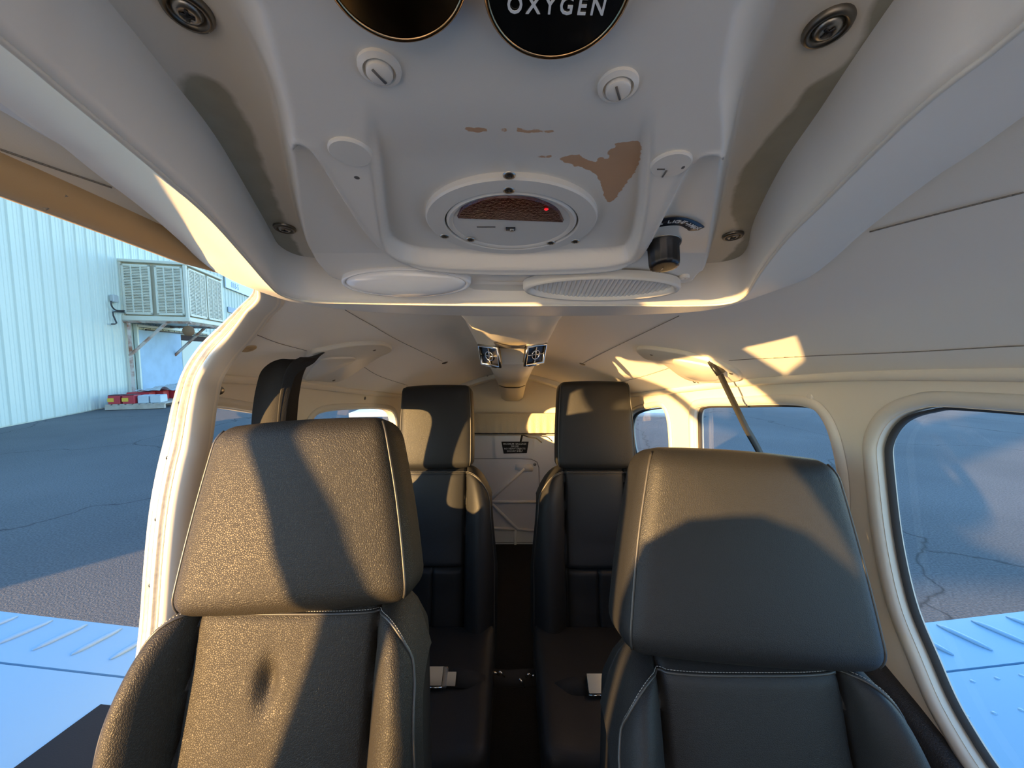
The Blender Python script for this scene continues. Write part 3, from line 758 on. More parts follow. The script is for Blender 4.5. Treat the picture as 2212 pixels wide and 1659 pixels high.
def headrest(root, c_bot, c_top, wb, wt, depth, mt, thread=True, r=.032, bulge=.016):
    """c_bot / c_top: middle of the lower and upper front edge"""
    cb, ct = Vector(c_bot), Vector(c_top); up = (ct-cb); hh = up.length; up = up.normalized()
    fx = Vector((1,0,0)); fx = (fx-up*fx.dot(up)).normalized(); back = up.cross(fx); back = back if back.y > 0 else -back
    mid = (cb+ct)/2+back*depth/2
    hx, hy, hz = wb/2, depth/2, hh/2
    def deform(q):
        k = (q.z+hz)/(2*hz); s = 1+(wt/wb-1)*k
        fr = max(0, -q.y/hy)
        bl = bulge*max(0, 1-(q.x/hx)**2)*max(0, 1-(q.z/hz)**4)*fr
        sideb = 1+.03*math.sin(math.pi*min(1, max(0, k)))
        yy = q.y-bl
        if q.y < 0: yy -= .010*(1-k)**2          # lower edge pouts forward
        zz = q.z+(.006*(1-(q.x/hx)**2) if q.z > 0 else -.006*(1-(q.x/hx)**2))
        return mid+fx*(q.x*s*sideb)+back*yy+up*zz
    o = obj('headrest', rounded_box(hx, hy, hz, r, deform, (20,6,18)), mt, root)
    for s in (-1, 1):
        pts = []
        for t in np.linspace(-1, 1, 40):
            z = t*(hz-.25*r); p = Vector((s*(hx-r*.29), -(hy-r*.29), z))
            e = max(0, abs(z)-(hz-r))
            p.y += (r-math.sqrt(max(0, r*r-e*e)))*.75
            p.x -= s*(r-math.sqrt(max(0, r*r-e*e)))*.5
            pts.append(deform(p)-back*.0006)
        obj('piping', tube(pts, .0021, 8), PIPING, o)
        if thread: obj('stitching', stitches([p-fx*s*.0042 for p in pts], .00055, lift=-back*.0004), THREAD, o)
    for s in (-1, 1):
        obj('post', tube([mid+fx*(s*.06)-up*(hz-.02), mid+fx*(s*.06)-up*(hz+.07)], .006, 10), STEEL, root)
    return o
def seat(name, label, X, ytop, ztop, hw, xc, height, lean, mt, group, rear=None, dent=None, yaw=0.0, hr=None, sh=.17, thread=True, cush_len=.48):
    """backrest built as a closed skin and cut along its seams into panels"""
    up = Vector((0, math.sin(lean), math.cos(lean))); fw = Vector((0, -math.cos(lean), math.sin(lean))); fx = Vector((math.cos(yaw), math.sin(yaw), 0))
    base = Vector((X, ytop, ztop))-up*height
    root = thing(name, (X, base.y-.15, -1.25), label, 'seat', group)
    NF, NB, NV = 96, 26, 96
    us = [-1+2*i/NF for i in range(NF+1)]
    th = .115
    # non-linear spacing puts rows on the seams
    def spread(u):
        return u
    def topz(x):
        t = max(0, (abs(x)-xc)/(hw-xc)); return height-sh*t**2.3
    def front(x, z, v):
        t = max(0, (abs(x)-xc)/(hw-xc)); fade = 1-max(0, min(1, (v-.80)/.2))**2
        if t <= 0:
            n = .014*(1-(x/xc)**4)
            if rear:
                zs = rear
                n -= .014*math.exp(-((z-zs)/.006)**2)
                if z < zs: n -= .010*math.exp(-(x/.005)**2)+.004*math.exp(-((abs(x)-xc)/.02)**2)
                n += .004*math.cos(math.pi*min(1, abs(z-zs)/.1)) if abs(z-zs) < .1 else -.004
        else:
            n = (.052*fade+.012)*math.sin(math.pi*min(1, t*.92))**.8-.055*t**4
        n -= .014*math.exp(-((abs(x)-xc)/.0045)**2)
        if dent:
            dx, dz, dr, dd = dent; n -= dd*math.exp(-(((x-dx)/dr)**2+((z-dz)/(dr*2.1))**2))
        return n
    vs_ = list(np.linspace(0, .93, NV-14))+[.93+.07*math.sin(t) for t in np.linspace(0.12, math.pi/2, 14)]
    rings, tagr = [], None
    for v in vs_:
        s = max(0, (v-.93)/.07); c = math.sqrt(max(0, 1-s*s)); ring = []
        for u in us:
            # pull samples on to the seam line so that the cut follows it
            x = u*hw*(.90+.10*min(1, (1-v)*2.2)); z = v*topz(x)
            n = front(x, z, v); n = -th*.5+(n+th*.5)*c
            ring.append(base+fx*x+up*z+fw*n)
        for i in range(1, NB):
            u = 1-2*i/NB; x = u*hw*(.90+.10*min(1, (1-v)*2.2))*.985; z = v*topz(x)
            n = -th-.02*(1-u*u)*(1-v); n = -th*.5+(n+th*.5)*c
            ring.append(base+fx*x+up*z+fw*n)
        rings.append(ring)
    M = len(rings[0]); V = [tuple(p) for r_ in rings for p in r_]
    groups = {}
    def add(key, f): groups.setdefault(key, []).append(f)
    for j in range(len(rings)-1):
        for i in range(M):
            k = (i+1) % M; f = (j*M+i, j*M+k, (j+1)*M+k, (j+1)*M+i)
            if i < NF:
                v = (vs_[j]+vs_[j+1])/2; x = (us[i]+us[i+1])/2*hw*(.90+.10*min(1, (1-v)*2.2))
                if abs(x) < xc:
                    if rear:
                        z = v*topz(x)
                        add('upper_panel' if z > rear else ('lower_panel_a' if x < 0 else 'lower_panel_b'), f)
                    else: add('center_panel', f)
                else: add('bolster_a' if x < 0 else 'bolster_b', f)
            else: add('back_shell', f)
    V.append(tuple(sum((Vector(p) for p in rings[-1]), Vector())/M)); add('back_shell', None); groups['back_shell'].pop()
    top_f = [((len(rings)-1)*M+i, (len(rings)-1)*M+(i+1) % M, len(V)-1) for i in range(M)]
    groups['back_shell'] += top_f
    for key, fs in groups.items():
        used = sorted({i for f in fs for i in f}); mp = {i: n for n, i in enumerate(used)}
        nm = key[:-2] if key.endswith(('_a', '_b')) else key
        obj(nm, ([V[i] for i in used], [tuple(mp[i] for i in f) for f in fs]), mt, root)
    # welt along the outer edge of the front
    welt = []
    for u in np.linspace(-1, 1, 120):
        v = .955; x = u*hw*(.90+.10*min(1, (1-v)*2.2))*.99
        welt.append((u, v))
    path = []
    for v in np.linspace(0.0, .93, 50): path.append((-.955, v))
    for u in np.linspace(-.93, .93, 60): path.append((u, .955))
    for v in np.linspace(.93, 0, 50): path.append((.955, v))
    pts = []
    for u, v in path:
        x = u*hw*(.90+.10*min(1, (1-v)*2.2)); z = v*topz(x); s = max(0, (v-.93)/.07); c = math.sqrt(1-s*s)
        n = -th*.5+(front(x, z, v)+th*.5)*c
        pts.append(base+fx*x+up*z+fw*(n+.0015))
    pts = resample(catmull(pts, 2), 160)
    wl = obj('piping', tube(pts, .0024, 8), PIPING, root)
    if thread: obj('stitching', stitches([p+up*.004 for p in pts], .00055, lift=fw*.0003), THREAD, wl)
    # seat cushion and base
    cl = cush_len; cz = base.z+.04
    hb = Vector((X, base.y-cl/2+.02, cz-.06))
    def dq(q):
        b = .018*max(0, 1-(q.x/(hw*.98))**2)*max(0, 1-(q.y/(cl/2))**2)*(1 if q.z > 0 else 0)
        ss = .02*max(0, (abs(q.x)/hw-.6)/.4)*(1 if q.z > 0 else 0)
        return hb+fx*q.x+Vector((0, q.y, q.z+b+ss-.02*q.y/cl))
    obj('cushion', rounded_box(hw*.98, cl/2, .065, .035, dq, (16,16,4)), mt, root)
    zb = cz-.13
    obj('seat_base', box(hw*1.7, cl*.9, .05, (X, hb.y, zb-.02), .01), BLACKP, root, smooth=False)
    for sx in (-1, 1): obj('seat_leg', box(.03, cl*.8, zb-.045+1.25, (X+sx*hw*.7, hb.y, (zb-.045-1.25)/2), .006), BLACKP, root, smooth=False)
    if hr: headrest(root, *hr[:2], hr[2], hr[3], hr[4], mt, thread, r=hr[5] if len(hr) > 5 else .032)
    return root
seat('cabin_seat', 'worn black leather front seat beside the open doorway', -.350, .580,-.376, .240,.140,.62, R(19), LEATHER_WORN, 'black leather cabin seats', dent=(-.012,.50,.0135,.017),
     hr=((-.335,.546,-.386),(-.353,.628,-.110), .374,.288,.115,.034))
seat('cabin_seat', 'black leather front seat beside the large window, half in shade', .340, .524,-.428, .228,.130,.60, R(18), LEATHER, 'black leather cabin seats',
     hr=((.330,.482,-.418),(.350,.566,-.148), .366,.290,.115,.034))
seat('cabin_seat', 'black leather rear seat in line behind the doorway seat', -.282, 1.40,-.415, .230,.112,.58, R(14), LEATHER, 'black leather cabin seats', rear=.225,
     hr=((-.284,1.396,-.422),(-.291,1.460,-.121), .273,.266,.10,.024))
seat('cabin_seat', 'black leather rear seat in line behind the large-window seat', .305, 1.40,-.415, .238,.112,.58, R(14), LEATHER, 'black leather cabin seats', rear=.22,
     hr=((.315,1.396,-.423),(.315,1.456,-.106), .298,.270,.10,.024))

# lap belts with chrome lift-lever buckles on the rear cushions
for X, pix, lab in ((-.30,(938,1462),'steel lap belt buckle on the rear seat behind the doorway seat'),(.335,(1288,1478),'steel lap belt buckle on the rear seat behind the large-window seat')):
    c = at(*pix, 1.0 if X < 0 else .978)
    b = thing('lap_belt', c, lab, 'seat belt', 'rear lap belts')
    M = frame(c, (0,-.55,.85))
    obj('buckle_body', xf(box(.060,.050,.014,(.006,0,-.006),.003), M), STEEL, b, smooth=False)
    lv_ = obj('lift_lever', xf(box(.050,.046,.004,(0,.0,.006),.0015), M), CHROME, b, smooth=False)
    obj('hinge_pin', xf(tube([(-.024,-.025,.003),(.026,-.025,.003)], .0025, 8), M), CHROME, b)
    obj('tongue', xf(box(.026,.034,.004,(.048,-.004,-.004),.001), M), CHROME, b, smooth=False)
    side = [M @ Vector((x, y, z)) for x, y, z in ((.05,0,-.006),(.08,-.001,-.010),(.11,-.004,-.016),(.14,-.010,-.028))]
    obj('webbing', ribbon(side, M.to_3x3() @ Vector((0,.022,0))), BLACKDULL, b)
    side = [M @ Vector((x, y, z)) for x, y, z in ((-.02,0,-.008),(-.05,-.001,-.012),(-.08,-.004,-.018),(-.11,-.010,-.030))]
    obj('webbing', ribbon(side, M.to_3x3() @ Vector((0,.022,0))), BLACKDULL, b)
# loose belt hardware between the rear seats
hw_ = thing('belt_anchor', at(1110,1470,1.10), 'shiny belt end fittings lying between the rear seats', 'belt fitting')
for i, (x, y, x2, y2) in enumerate(((1062,1452,1078,1458),(1078,1450,1090,1462),(1122,1466,1134,1484),(1136,1462,1146,1455),(1148,1464,1156,1458))):
    obj('fitting', tube([at(x,y,1.08), at((x+x2)/2,(y+y2)/2-2,1.076), at(x2,y2,1.08)], .0028, 7), CHROME, hw_)
obj('webbing', ribbon([at(1058,1462,1.09), at(1095,1466,1.10), at(1160,1462,1.09)], Vector((0,.018,.012))), BLACKDULL, hw_)

# shoulder belts hanging from the headliner
def sbelt(label, path, wid):
    b = thing('shoulder_belt', path[-1], label, 'seat belt', 'shoulder belts')
    return b
pl_ = [at(680,771,.835), at(664,774,.80), at(645,780,.775), at(622,790,.757), at(603,806,.748), at(594,830,.744), at(585,870,.74), at(580,930,.735), at(575,1100,.73)]
b = sbelt('wide black shoulder belt hanging behind the doorway seat headrest', pl_, None)
w0 = [Vector((.010,.030,.012)), Vector((.012,.030,.006)), Vector((.018,.026,-.004)), Vector((.024,.016,-.006)), Vector((.029,.008,-.004)), Vector((.032,.004,0)), Vector((.033,0,0)), Vector((.033,0,0)), Vector((.033,0,0))]
pp = catmull(pl_, 5); ww = catmull(w0, 5)
obj('webbing', ribbon(pp, ww, .0014), BLACKDULL, b)
fold = catmull([at(668,772,.79), at(650,783,.775), at(636,806,.765), at(628,840,.76), at(622,890,.755), at(616,1000,.75)], 5)
obj('folded_webbing', ribbon(fold, Vector((.006,.022,0)), .0014), BLACKDULL, b)
pr_ = [at(1541,782,.90), at(1550,795,.893), at(1562,822,.882), at(1585,870,.865), at(1612,925,.845), at(1640,975,.825), at(1690,1080,.79)]
b2 = sbelt('thin black shoulder belt slanting across the right-hand rear window', pr_, None)
obj('webbing', ribbon(catmull(pr_, 5), Vector((.0125,.016,.004)), .0014), BLACKDULL, b2)
obj('guide_loop', ribbon([at(1537,778,.903), at(1545,790,.890), at(1558,808,.880)], Vector((.013,.010,.003)), .003), BLACKP, b2)

# belt cover plates on the headliner
cpl = thing('belt_cover', ceil_hit(740,775), 'curved cream belt cover plate above the doorway seat', 'cover plate', 'belt cover plates')
plate_on_ceil('plate', [(668,758),(700,748),(760,738),(815,736),(840,742),(844,752),(820,764),(780,790),(745,812),(722,820),(690,818),(642,810),(650,790)], .010, CREAM_LIGHT, cpl)
plate_on_ceil('slot_housing', [(690,766),(745,762),(764,764),(758,772),(700,800),(680,810),(655,812),(662,796)], .015, CREAM_LIGHT, cpl)
cpr = thing('belt_cover', ceil_hit(1490,780), 'curved cream belt cover plate above the right-hand rear window', 'cover plate', 'belt cover plates')
plate_on_ceil('plate', [(1376,752),(1388,746),(1420,748),(1480,758),(1545,776),(1590,794),(1604,808),(1598,816),(1560,820),(1500,818),(1470,806),(1430,778),(1395,768)], .010, CREAM_LIGHT, cpr)
plate_on_ceil('slot_housing', [(1455,768),(1500,772),(1540,782),(1560,800),(1550,812),(1510,812),(1480,800)], .015, CREAM_LIGHT, cpr)
for px, par in (((806,748),cpl),((718,814),cpl),((1410,758),cpr),((1583,798),cpr),((1503,818),cpr)):
    q = ceil_hit(*px); nn = ceil_n(q.x, q.y); obj('screw', xf(screw_vf(.0045), frame(q+nn*.010, nn)), DARKSTEEL, par)
# small fittings on headliner and door post
for px, r in (((961,783),.0075),((1258,786),.0075)):
    q = ceil_hit(*px); nn = ceil_n(q.x, q.y); s = obj('screw', xf(lathe([(r*1.6,0),(r*1.5,.002),(r,.003),(r*.8,.002),(0,.0025)], 18), frame(q, nn)), DARKSTEEL, ceiling)
q = ceil_hit(537,752); nn = ceil_n(q.x, q.y)
cp = tag(obj('ceiling_cap', xf(lathe([(.013,-.001),(.0128,.0015),(.010,.0030),(.004,.0032),(.0035,.0022),(0,.0022)], 28), frame(q, nn)), TANROLL), 'tan round cap on the headliner near the doorway corner', 'cap')
q = wall_hit(467,842); q.x += .002; kb = thing('coat_knob', q, 'small metal stud on the cream post beside the doorway', 'stud'); MM = frame(q, (.75,-.62,-.05))
obj('stem', xf(lathe([(.004,-.004),(.004,.010)], 14), MM), STEEL, kb); obj('head', xf(lathe([(.004,.009),(.0085,.010),(.009,.013),(.008,.0155),(0,.016)], 22), MM), STEEL, kb)
for px in ((1750,858),):
    q = wall_hit(*px); obj('plug', xf(lathe([(.0075,-.001),(.007,.002),(.004,.0028),(0,.003)], 20), frame(q, (-1,-.05,.1))), CREAM_LIGHT, wall_right)
q = wall_hit(788,860); obj('plug', xf(lathe([(.006,-.001),(.0055,.002),(0,.003)], 16), frame(q, (1,-.1,.1))), DARKSTEEL, wall_left)

# ================================================================== OVERHEAD AIR DUCT WITH TWO VENTS
duct = thing('air_duct', (0,1.2,.05), 'cream ceiling duct with two chrome air vents', 'air duct')
def dsec(Y, w, zb, wt=None, bev=.4):
    wt = wt or w*1.15; zt_ = crest(Y)+.004
    return [(-wt,Y,zt_),(-wt,Y,zb+(zt_-zb)*.35),(-w,Y,zb+(zt_-zb)*.12),(-w*.55,Y,zb),(-w*.2,Y,zb-.001),(w*.2,Y,zb-.001),(w*.55,Y,zb),(w,Y,zb+(zt_-zb)*.12),(wt,Y,zb+(zt_-zb)*.35),(wt,Y,zt_)]
zc_ = lambda y, Y: ray(1106, y)[1]*Y
secs = [dsec(.40,.075,.075,.10), dsec(.56,.075,zc_(699,.56)+.004,.098), dsec(.72,.078,zc_(716,.72),.098), dsec(.80,.080,zc_(722,.80),.098)]
obj('duct_neck', strip(secs), CREAM, duct)
A = [(-.098,.80),(.098,.80)]
body = [dsec(.795,.080,zc_(722,.795)+.004,.098), dsec(.90,.083,zc_(734,.90)-.004,.099), dsec(.985,.080,zc_(757,.985),.096), dsec(1.01,.078,zc_(770,1.01),.092), dsec(1.03,.076,zc_(786,1.03),.088)]
obj('vent_housing', strip(body), CREAM, duct)
tail = [dsec(1.03,.074,zc_(784,1.03)-.001,.086), dsec(1.06,.070,zc_(793,1.06),.084), dsec(1.3,.070,zc_(806,1.3),.082), dsec(1.7,.072,zc_(824,1.7),.080), dsec(2.1,.074,zc_(836,2.1),.080), dsec(2.11,.074,zc_(834,2.11)+.06,.080)]
obj('duct_tail', strip(tail), CREAM, duct)
lip = [dsec(2.11,.072,zc_(838,2.11),.078), dsec(2.30,.070,zc_(858,2.30),.078), dsec(2.48,.070,zc_(866,2.48),.078)]
obj('end_cover', strip(lip), CREAM, duct)
# pocket on the underside: a flat patch with its shade painted in
obj('pocket', join(strip([[at(x,y,.90)+Vector((0,0,-.010)) for x,y in ((1066,730),(1090,736),(1120,737),(1136,735))],[at(x,y,.955)+Vector((0,0,-.009)) for x,y in ((1074,744),(1095,745),(1120,744),(1137,741))]])), mat('painted recess shade', (.30,.26,.2), .8), duct)
for cx, cy, s in ((1062,766,-1),(1152,763,1)):
    c = at(cx, cy, .962); nn = Vector((s*.55,-.75,-.38)).normalized(); M = frame(c+nn*.004, nn, (1,.6*s,.12*s)) @ Matrix.Diagonal((1.18,1.18,1.18,1))
    v_ = obj('air_vent', xf(join(*[tube([(a*.024,b*.021,.004) for a,b in ((-1,-1),(1,-1),(1,1),(-1,1))], .0040, 8, True)]), M), CHROME, duct)
    obj('vent_box', xf(box(.046,.040,.010,(0,0,-.003),.002), M), BLACKP, v_, smooth=False)
    obj('vent_fins', xf(join(box(.044,.0022,.005,(0,0,.003)), box(.0022,.038,.005,(0,0,.0032)), tube([(.010*math.cos(t),.010*math.sin(t),.005) for t in np.linspace(0,2*math.pi,17)[:-1]], .0013, 6, True)), M), CHROME, v_)
    obj('thumb_wheel', xf(box(.030,.004,.006,(0,-.024,.003),.001), M), CHROME, v_)

# ================================================================== BAGGAGE PLACARD AND CORD
pcd = thing('baggage_placard', at(1112,968,2.43), 'black baggage limit placard with white capitals on the rear bulkhead', 'placard')
def poly_plate(pix, Y0, Y1, inset=1.0):
    c = Vector(pix[0])*0; a = [at(x,y,Y0) for x,y in pix]; b = [at(x,y,Y1) for x,y in pix]; n = len(a)
    v, f = strip([a, b], True); f.append(tuple(range(n, 2*n))); return v, f
obj('mount', poly_plate([(1070,948),(1152,948),(1150,984),(1142,988),(1074,988),(1068,980)], 2.44, 2.428), WHITEPANEL, pcd, smooth=False)
obj('plate', poly_plate([(1083,954),(1142,954),(1138,979),(1088,980)], 2.43, 2.425), BLACKP, pcd, smooth=False)
for i, t in enumerate(('MAXIMUM  BAGGAGE','200 LBS','NO HEAVY OBJECTS','ON HAT SHELF')):
    c = at(1112, 959+i*5.2, 2.4245); M = frame(c, (0,-1,0), (1,0,0))
    obj('lettering', xf(text_mesh(t, .0150, .0002), M), WHITELET, pcd, smooth=False)
cd = thing('cord', at(1130,942,2.40), 'short black cord tied below the shelf curtain', 'cord')
obj('knot', tube([at(1128,940,2.36), at(1126,948,2.365), at(1124,957,2.37)], .006, 8), BLACKDULL, cd)
obj('loose_end', tube(catmull([at(1130,940,2.36), at(1145,945,2.355), at(1158,947,2.355), at(1170,956,2.36)], 5), .0035, 8), BLACKDULL, cd)
# ================================================================== REST OF THE AIRCRAFT
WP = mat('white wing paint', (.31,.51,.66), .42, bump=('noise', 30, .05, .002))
WALK = mat('black wing walk coating', (.012,.013,.015), .9, bump=('noise', 400, .5, .001))
def wing_z(X, Y): return -.85+.125*(abs(X)-1.156)+.105*(1-((Y-.10)/1.035)**2 if Y > .10 else 1-((.10-Y)/.65)**2*1.0)
def wing(side, label):
    root = thing('aircraft_wing', (side*1.0,.4,-.95), label, 'wing', 'aircraft wings')
    xs = np.linspace(.655, 5.2, 60)
    def surf(y0, y1, n, dz=0, xs=xs):
        top = [[(side*x, y, wing_z(x, y)+dz) for x in xs] for y in np.linspace(y0, y1, n)]
        bot = [[(side*x, y, wing_z(x, y)-.012-.12*max(0, 1-((y-.2)/.95)**2)) for x in xs] for y in np.linspace(y1, y0, n)]
        v, f = strip(top+bot+[top[0]]); return v, f
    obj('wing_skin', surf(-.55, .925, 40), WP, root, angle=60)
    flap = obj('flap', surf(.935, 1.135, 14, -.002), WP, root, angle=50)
    obj('hinge_shadow_gap', surf(.915, .945, 3, -.02), WP, root)
    bx_ = [tube([(side*x, y, wing_z(x, y)-.0005) for y in np.linspace(.985, 1.118, 8)], [.002,.005,.006,.006,.006,.006,.005,.002], 8, sx=1.6) for x in np.arange(.78, 3.4, .105)]
    for b_ in bx_[:24]: obj('stiffening_bead', b_, WP, flap)
    if side > 0:
        rv = lathe([(.006,-.001),(.005,.0012),(0,.0016)], 8); vv = []
        for y in (.89,.80):
            for x in np.arange(.72, 3.2, .06): vv.append(xf(rv, Matrix.Translation((side*x, y, wing_z(x, y)))))
        for k in range(22): vv.append(xf(rv, Matrix.Translation((1.15+k*.02, .76-k*.06, wing_z(1.15+k*.02, .76-k*.06)))))
        tag(obj('rivets', join(*vv), WP, root), kind='stuff')
    else:
        obj('wing_walk', strip([[(-x, y, wing_z(x, y)+.003) for x in (.66,.72,.80,.90,.965)] for y in np.linspace(-.5, .84, 24)]), WALK, root)
        obj('wing_walk', strip([[(-x, y, wing_z(x, y)+.004) for x in (.66,.8,1.02)] for y in (.99,1.02)]), WALK, root)
    return root
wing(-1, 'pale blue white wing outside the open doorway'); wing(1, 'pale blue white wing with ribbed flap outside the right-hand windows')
# tail cone and tailplane
tc_ = []
for Y, w, h, z in ((2.5,.44,.55,-.62),(3.2,.34,.42,-.62),(4.2,.22,.28,-.60),(5.3,.10,.16,-.55)):
    tc_.append([(w*math.cos(t), Y, z+h*math.sin(t)) for t in np.linspace(0, 2*math.pi, 25)[:-1]])
tail_ = thing('aircraft_tail', (0,4.5,-.8), 'white tail cone and tailplane seen through the aft windows', 'tail')
obj('tail_cone', strip(tc_, True), SKIN, tail_)
tp = [[(x, 4.55+d, -.70+.02*math.cos(x)) for x in np.linspace(-1.95,1.95,20)] for d in (0,.25,.7)]; tpb = [[(p[0],p[1],p[2]-.05) for p in l] for l in reversed(tp)]
obj('tailplane', strip(tp+tpb+[tp[0]]), SKIN, tail_)
fin = [[(s*.03, y, z) for y, z in ((4.3,-.4),(5.3,-.4),(5.5,.75),(5.05,.75))] for s in (-1,1)]
v, f = strip(fin, True); f += [(3,2,1,0),(4,5,6,7)]; obj('fin', (v, f), SKIN, tail_, smooth=False)
# nose: cowling, glare shield, windshield posts and panes
nose = thing('engine_cowling', (0,-1.4,-1.1), 'unseen white engine cowling cut short for its ground shadow', 'cowling')  # unseen nose, made shorter than real to shrink its ground shadow
nc = []
for Y, w, h, z in ((-.85,.56,.36,-.82),(-1.04,.50,.34,-.82),(-1.22,.40,.29,-.83),(-1.35,.26,.20,-.85),(-1.40,.05,.05,-.86)):
    nc.append([(w*abs(math.cos(t))**.6*(1 if math.cos(t) > 0 else -1), Y, z+h*abs(math.sin(t))**.6*(1 if math.sin(t) > 0 else -1)) for t in np.linspace(0.03, 2*math.pi+.03, 33)[:-1]])
v, f = strip(nc, True); obj('cowl', (v, f), SKIN, nose)
gs = thing('glare_shield', (0,-.6,-.6), 'black glare shield over the instrument panel', 'dashboard')
loops = [[(-.56+1.12*i/20, Y, z-.06*(abs(-1+i/10))**2.5) for i in range(21)] for Y, z in ((-.83,-.47),(-.70,-.44),(-.52,-.425),(-.44,-.43),(-.43,-.47),(-.45,-.50))]
obj('shield_top', strip(loops), BLACKDULL, gs)
obj('instrument_panel', box(1.10,.03,.45,(0,-.48,-.72),.01), BLACKP, gs, smooth=False)
ws = tag(obj('trim_7', join(tube(catmull([(-.58,-.98,-.47),(-.58,-.82,-.25),(-.535,-.50,.0),(-.39,-.06,.125)],6), .034, 10)), CREAM), 'unseen cream windshield post on the doorway side, thickened to block sun', 'trim', kind='structure')  # unseen post, thickened and shifted to keep sun off the right wall
ws2 = tag(obj('trim_8', join(tube(catmull([(.59,-.84,-.47),(.57,-.55,-.22),(.53,-.30,-.03),(.42,-.05,.10)],6), .022, 10)), CREAM), 'cream windshield post on the window side', 'trim', kind='structure')
ws3 = tag(obj('trim_9', tube([(0,-.86,-.44),(0,-.35,.02),(0,-.04,.20)], .012, 8), CREAM), 'slim centre post of the windshield', 'trim', kind='structure')
def ws_pt(s_, t, back=0.0):
    X = s_*(.57*(1-t)+.46*t); zb_ = -.46
    Y = -.90*(1-t)+(-.045)*t-.12*(1-s_*s_)*(1-t)+back
    return (X, Y, zb_*(1-t)+(ceil_z(X, -.04)+.002)*t+.05*math.sin(math.pi*t)*(1-abs(s_)**3))
wl_ = [[ws_pt(-1+i/10, t) for i in range(21)] for t in np.linspace(0, 1, 12)]
fl_ = [[(-.575+o,Y,z) for Y,z in ((-.30,-.25),(-.33,-.16),(-.40,-.115),(-.47,-.10),(-.54,-.115),(-.62,-.16),(-.70,-.25),(-.80,-.38),(-.88,-.46),(-.88,-1.2),(-.30,-1.2))] for o in (0,-.04)]  # added panel out of view, top humped to shade the right headrest
v, f = strip(fl_, True); f += [tuple(range(10,-1,-1)), tuple(range(11,22))]
ckp = tag(obj('trim_10', (v, f), CREAM, smooth=False), 'added unseen side frame with a humped top that shades a headrest', 'trim', kind='structure')
wsg = tag(obj('window_6', strip(wl_), GLASS), 'curved windshield ahead of the front seats', 'window', kind='structure')

# added translucent sheet inside the windshield, out of view, blocks direct sun
def shade_mat():
    m = bpy.data.materials.new('pale translucent sun blocker'); m.use_nodes = True
    n, L = m.node_tree.nodes, m.node_tree.links; n.clear()
    d = n.new('ShaderNodeBsdfDiffuse'); d.inputs[0].default_value = (.7,.7,.7,1); t = n.new('ShaderNodeBsdfTranslucent'); t.inputs[0].default_value = (.8,.82,.85,1)
    x = n.new('ShaderNodeMixShader'); x.inputs[0].default_value = .5; o = n.new('ShaderNodeOutputMaterial')
    L.new(d.outputs[0], x.inputs[1]); L.new(t.outputs[0], x.inputs[2]); L.new(x.outputs[0], o.inputs[0]); return m
sh_ = [[ws_pt(s_, t*float(np.interp(s_, [-1,-.55,-.42], [.88,.88,1])), (.045+.012*(i % 2))*(1-.95*t)) for i in range(45) for s_ in [sl0+(1-sl0)*i/44]] for t in np.linspace(.02, 1.0, 12) for sl0 in [float(np.interp(t, [0,.36,.45,.55,.7], [-1,-1,-.93,-.85,-.81]))]]
tag(obj('added_sun_blocker', strip(sh_), shade_mat(), smooth=False), 'added pale pleated sheet behind the windshield that blocks direct sun', 'sun blocker')

# the open cabin door, hinged in front; unseen, outline shaped for its shadow band
DTH = R(113)
def door_obj():
    outl_ = [(-.25,-.60),(-.25,-.25),(-.20,-.05),(-.10,.07),(.0,.112),(.25,.112),(.42,.10),(.53,.075),(.62,.03),(.655,-.02),(.655,-.08),(.60,-.145),(.53,-.20),(.48,-.27),(.465,-.38),(.46,-.56),(.44,-.62),(.2,-.62)]
    hole = [(-.16,-.16),(-.13,-.02),(-.05,.05),(.15,.065),(.42,.055),(.52,.035),(.56,-.01),(.55,-.07),(.48,-.14),(.40,-.20),(.32,-.28),(.305,-.38),(.30,-.46),(.27,-.50),(.2,-.51),(.0,-.51),(-.12,-.49),(-.16,-.40)]
    o_ = catmull([(a,b,0) for a,b in outl_], 5, True); h_ = catmull([(a,b,0) for a,b in hole], 5, True)
    o_ = resample(o_+[o_[0]], 90)[:-1]
    c = Vector((.12,-.17,0))
    hs = []
    for p in o_:
        a = math.atan2(p.y-c.y, p.x-c.x); best = min(h_, key=lambda q: abs(math.remainder(math.atan2(q.y-c.y, q.x-c.x)-a, 2*math.pi))); hs.append(best)
    def dx(z): return -.628+.27*max(0, (z+.12)/.232)**2
    def m3(p, k):
        X, Y, Z = dx(p.y)-k, p.x, p.y
        dX, dY = X+.63, Y+.25; c_, s_ = math.cos(DTH), math.sin(DTH)
        return (-.65+dX*c_-dY*s_, -.27+dX*s_+dY*c_, Z)
    return strip([[m3(p,0) for p in hs], [m3(p,-.012) for p in hs], [m3(p*.5+q*.5,-.012) for p,q in zip(hs,o_)], [m3(p,-.004) for p in o_], [m3(p,.03) for p in o_], [m3(p,.03) for p in hs], [m3(p,0) for p in hs]], True), [m3(p,.012) for p in hs]
(dv, df), dp = door_obj()
d1 = tag(obj('door_1', (dv, df), SKIN), 'unseen open cabin door shaped for its shadow on the front seat', 'door', kind='structure')
cc = sum((Vector(p) for p in dp), Vector())/len(dp); n = len(dp)
obj('pane', ([tuple(p) for p in dp]+[tuple(cc)], [(i,(i+1) % n, n) for i in range(n)]), GLASS, d1)

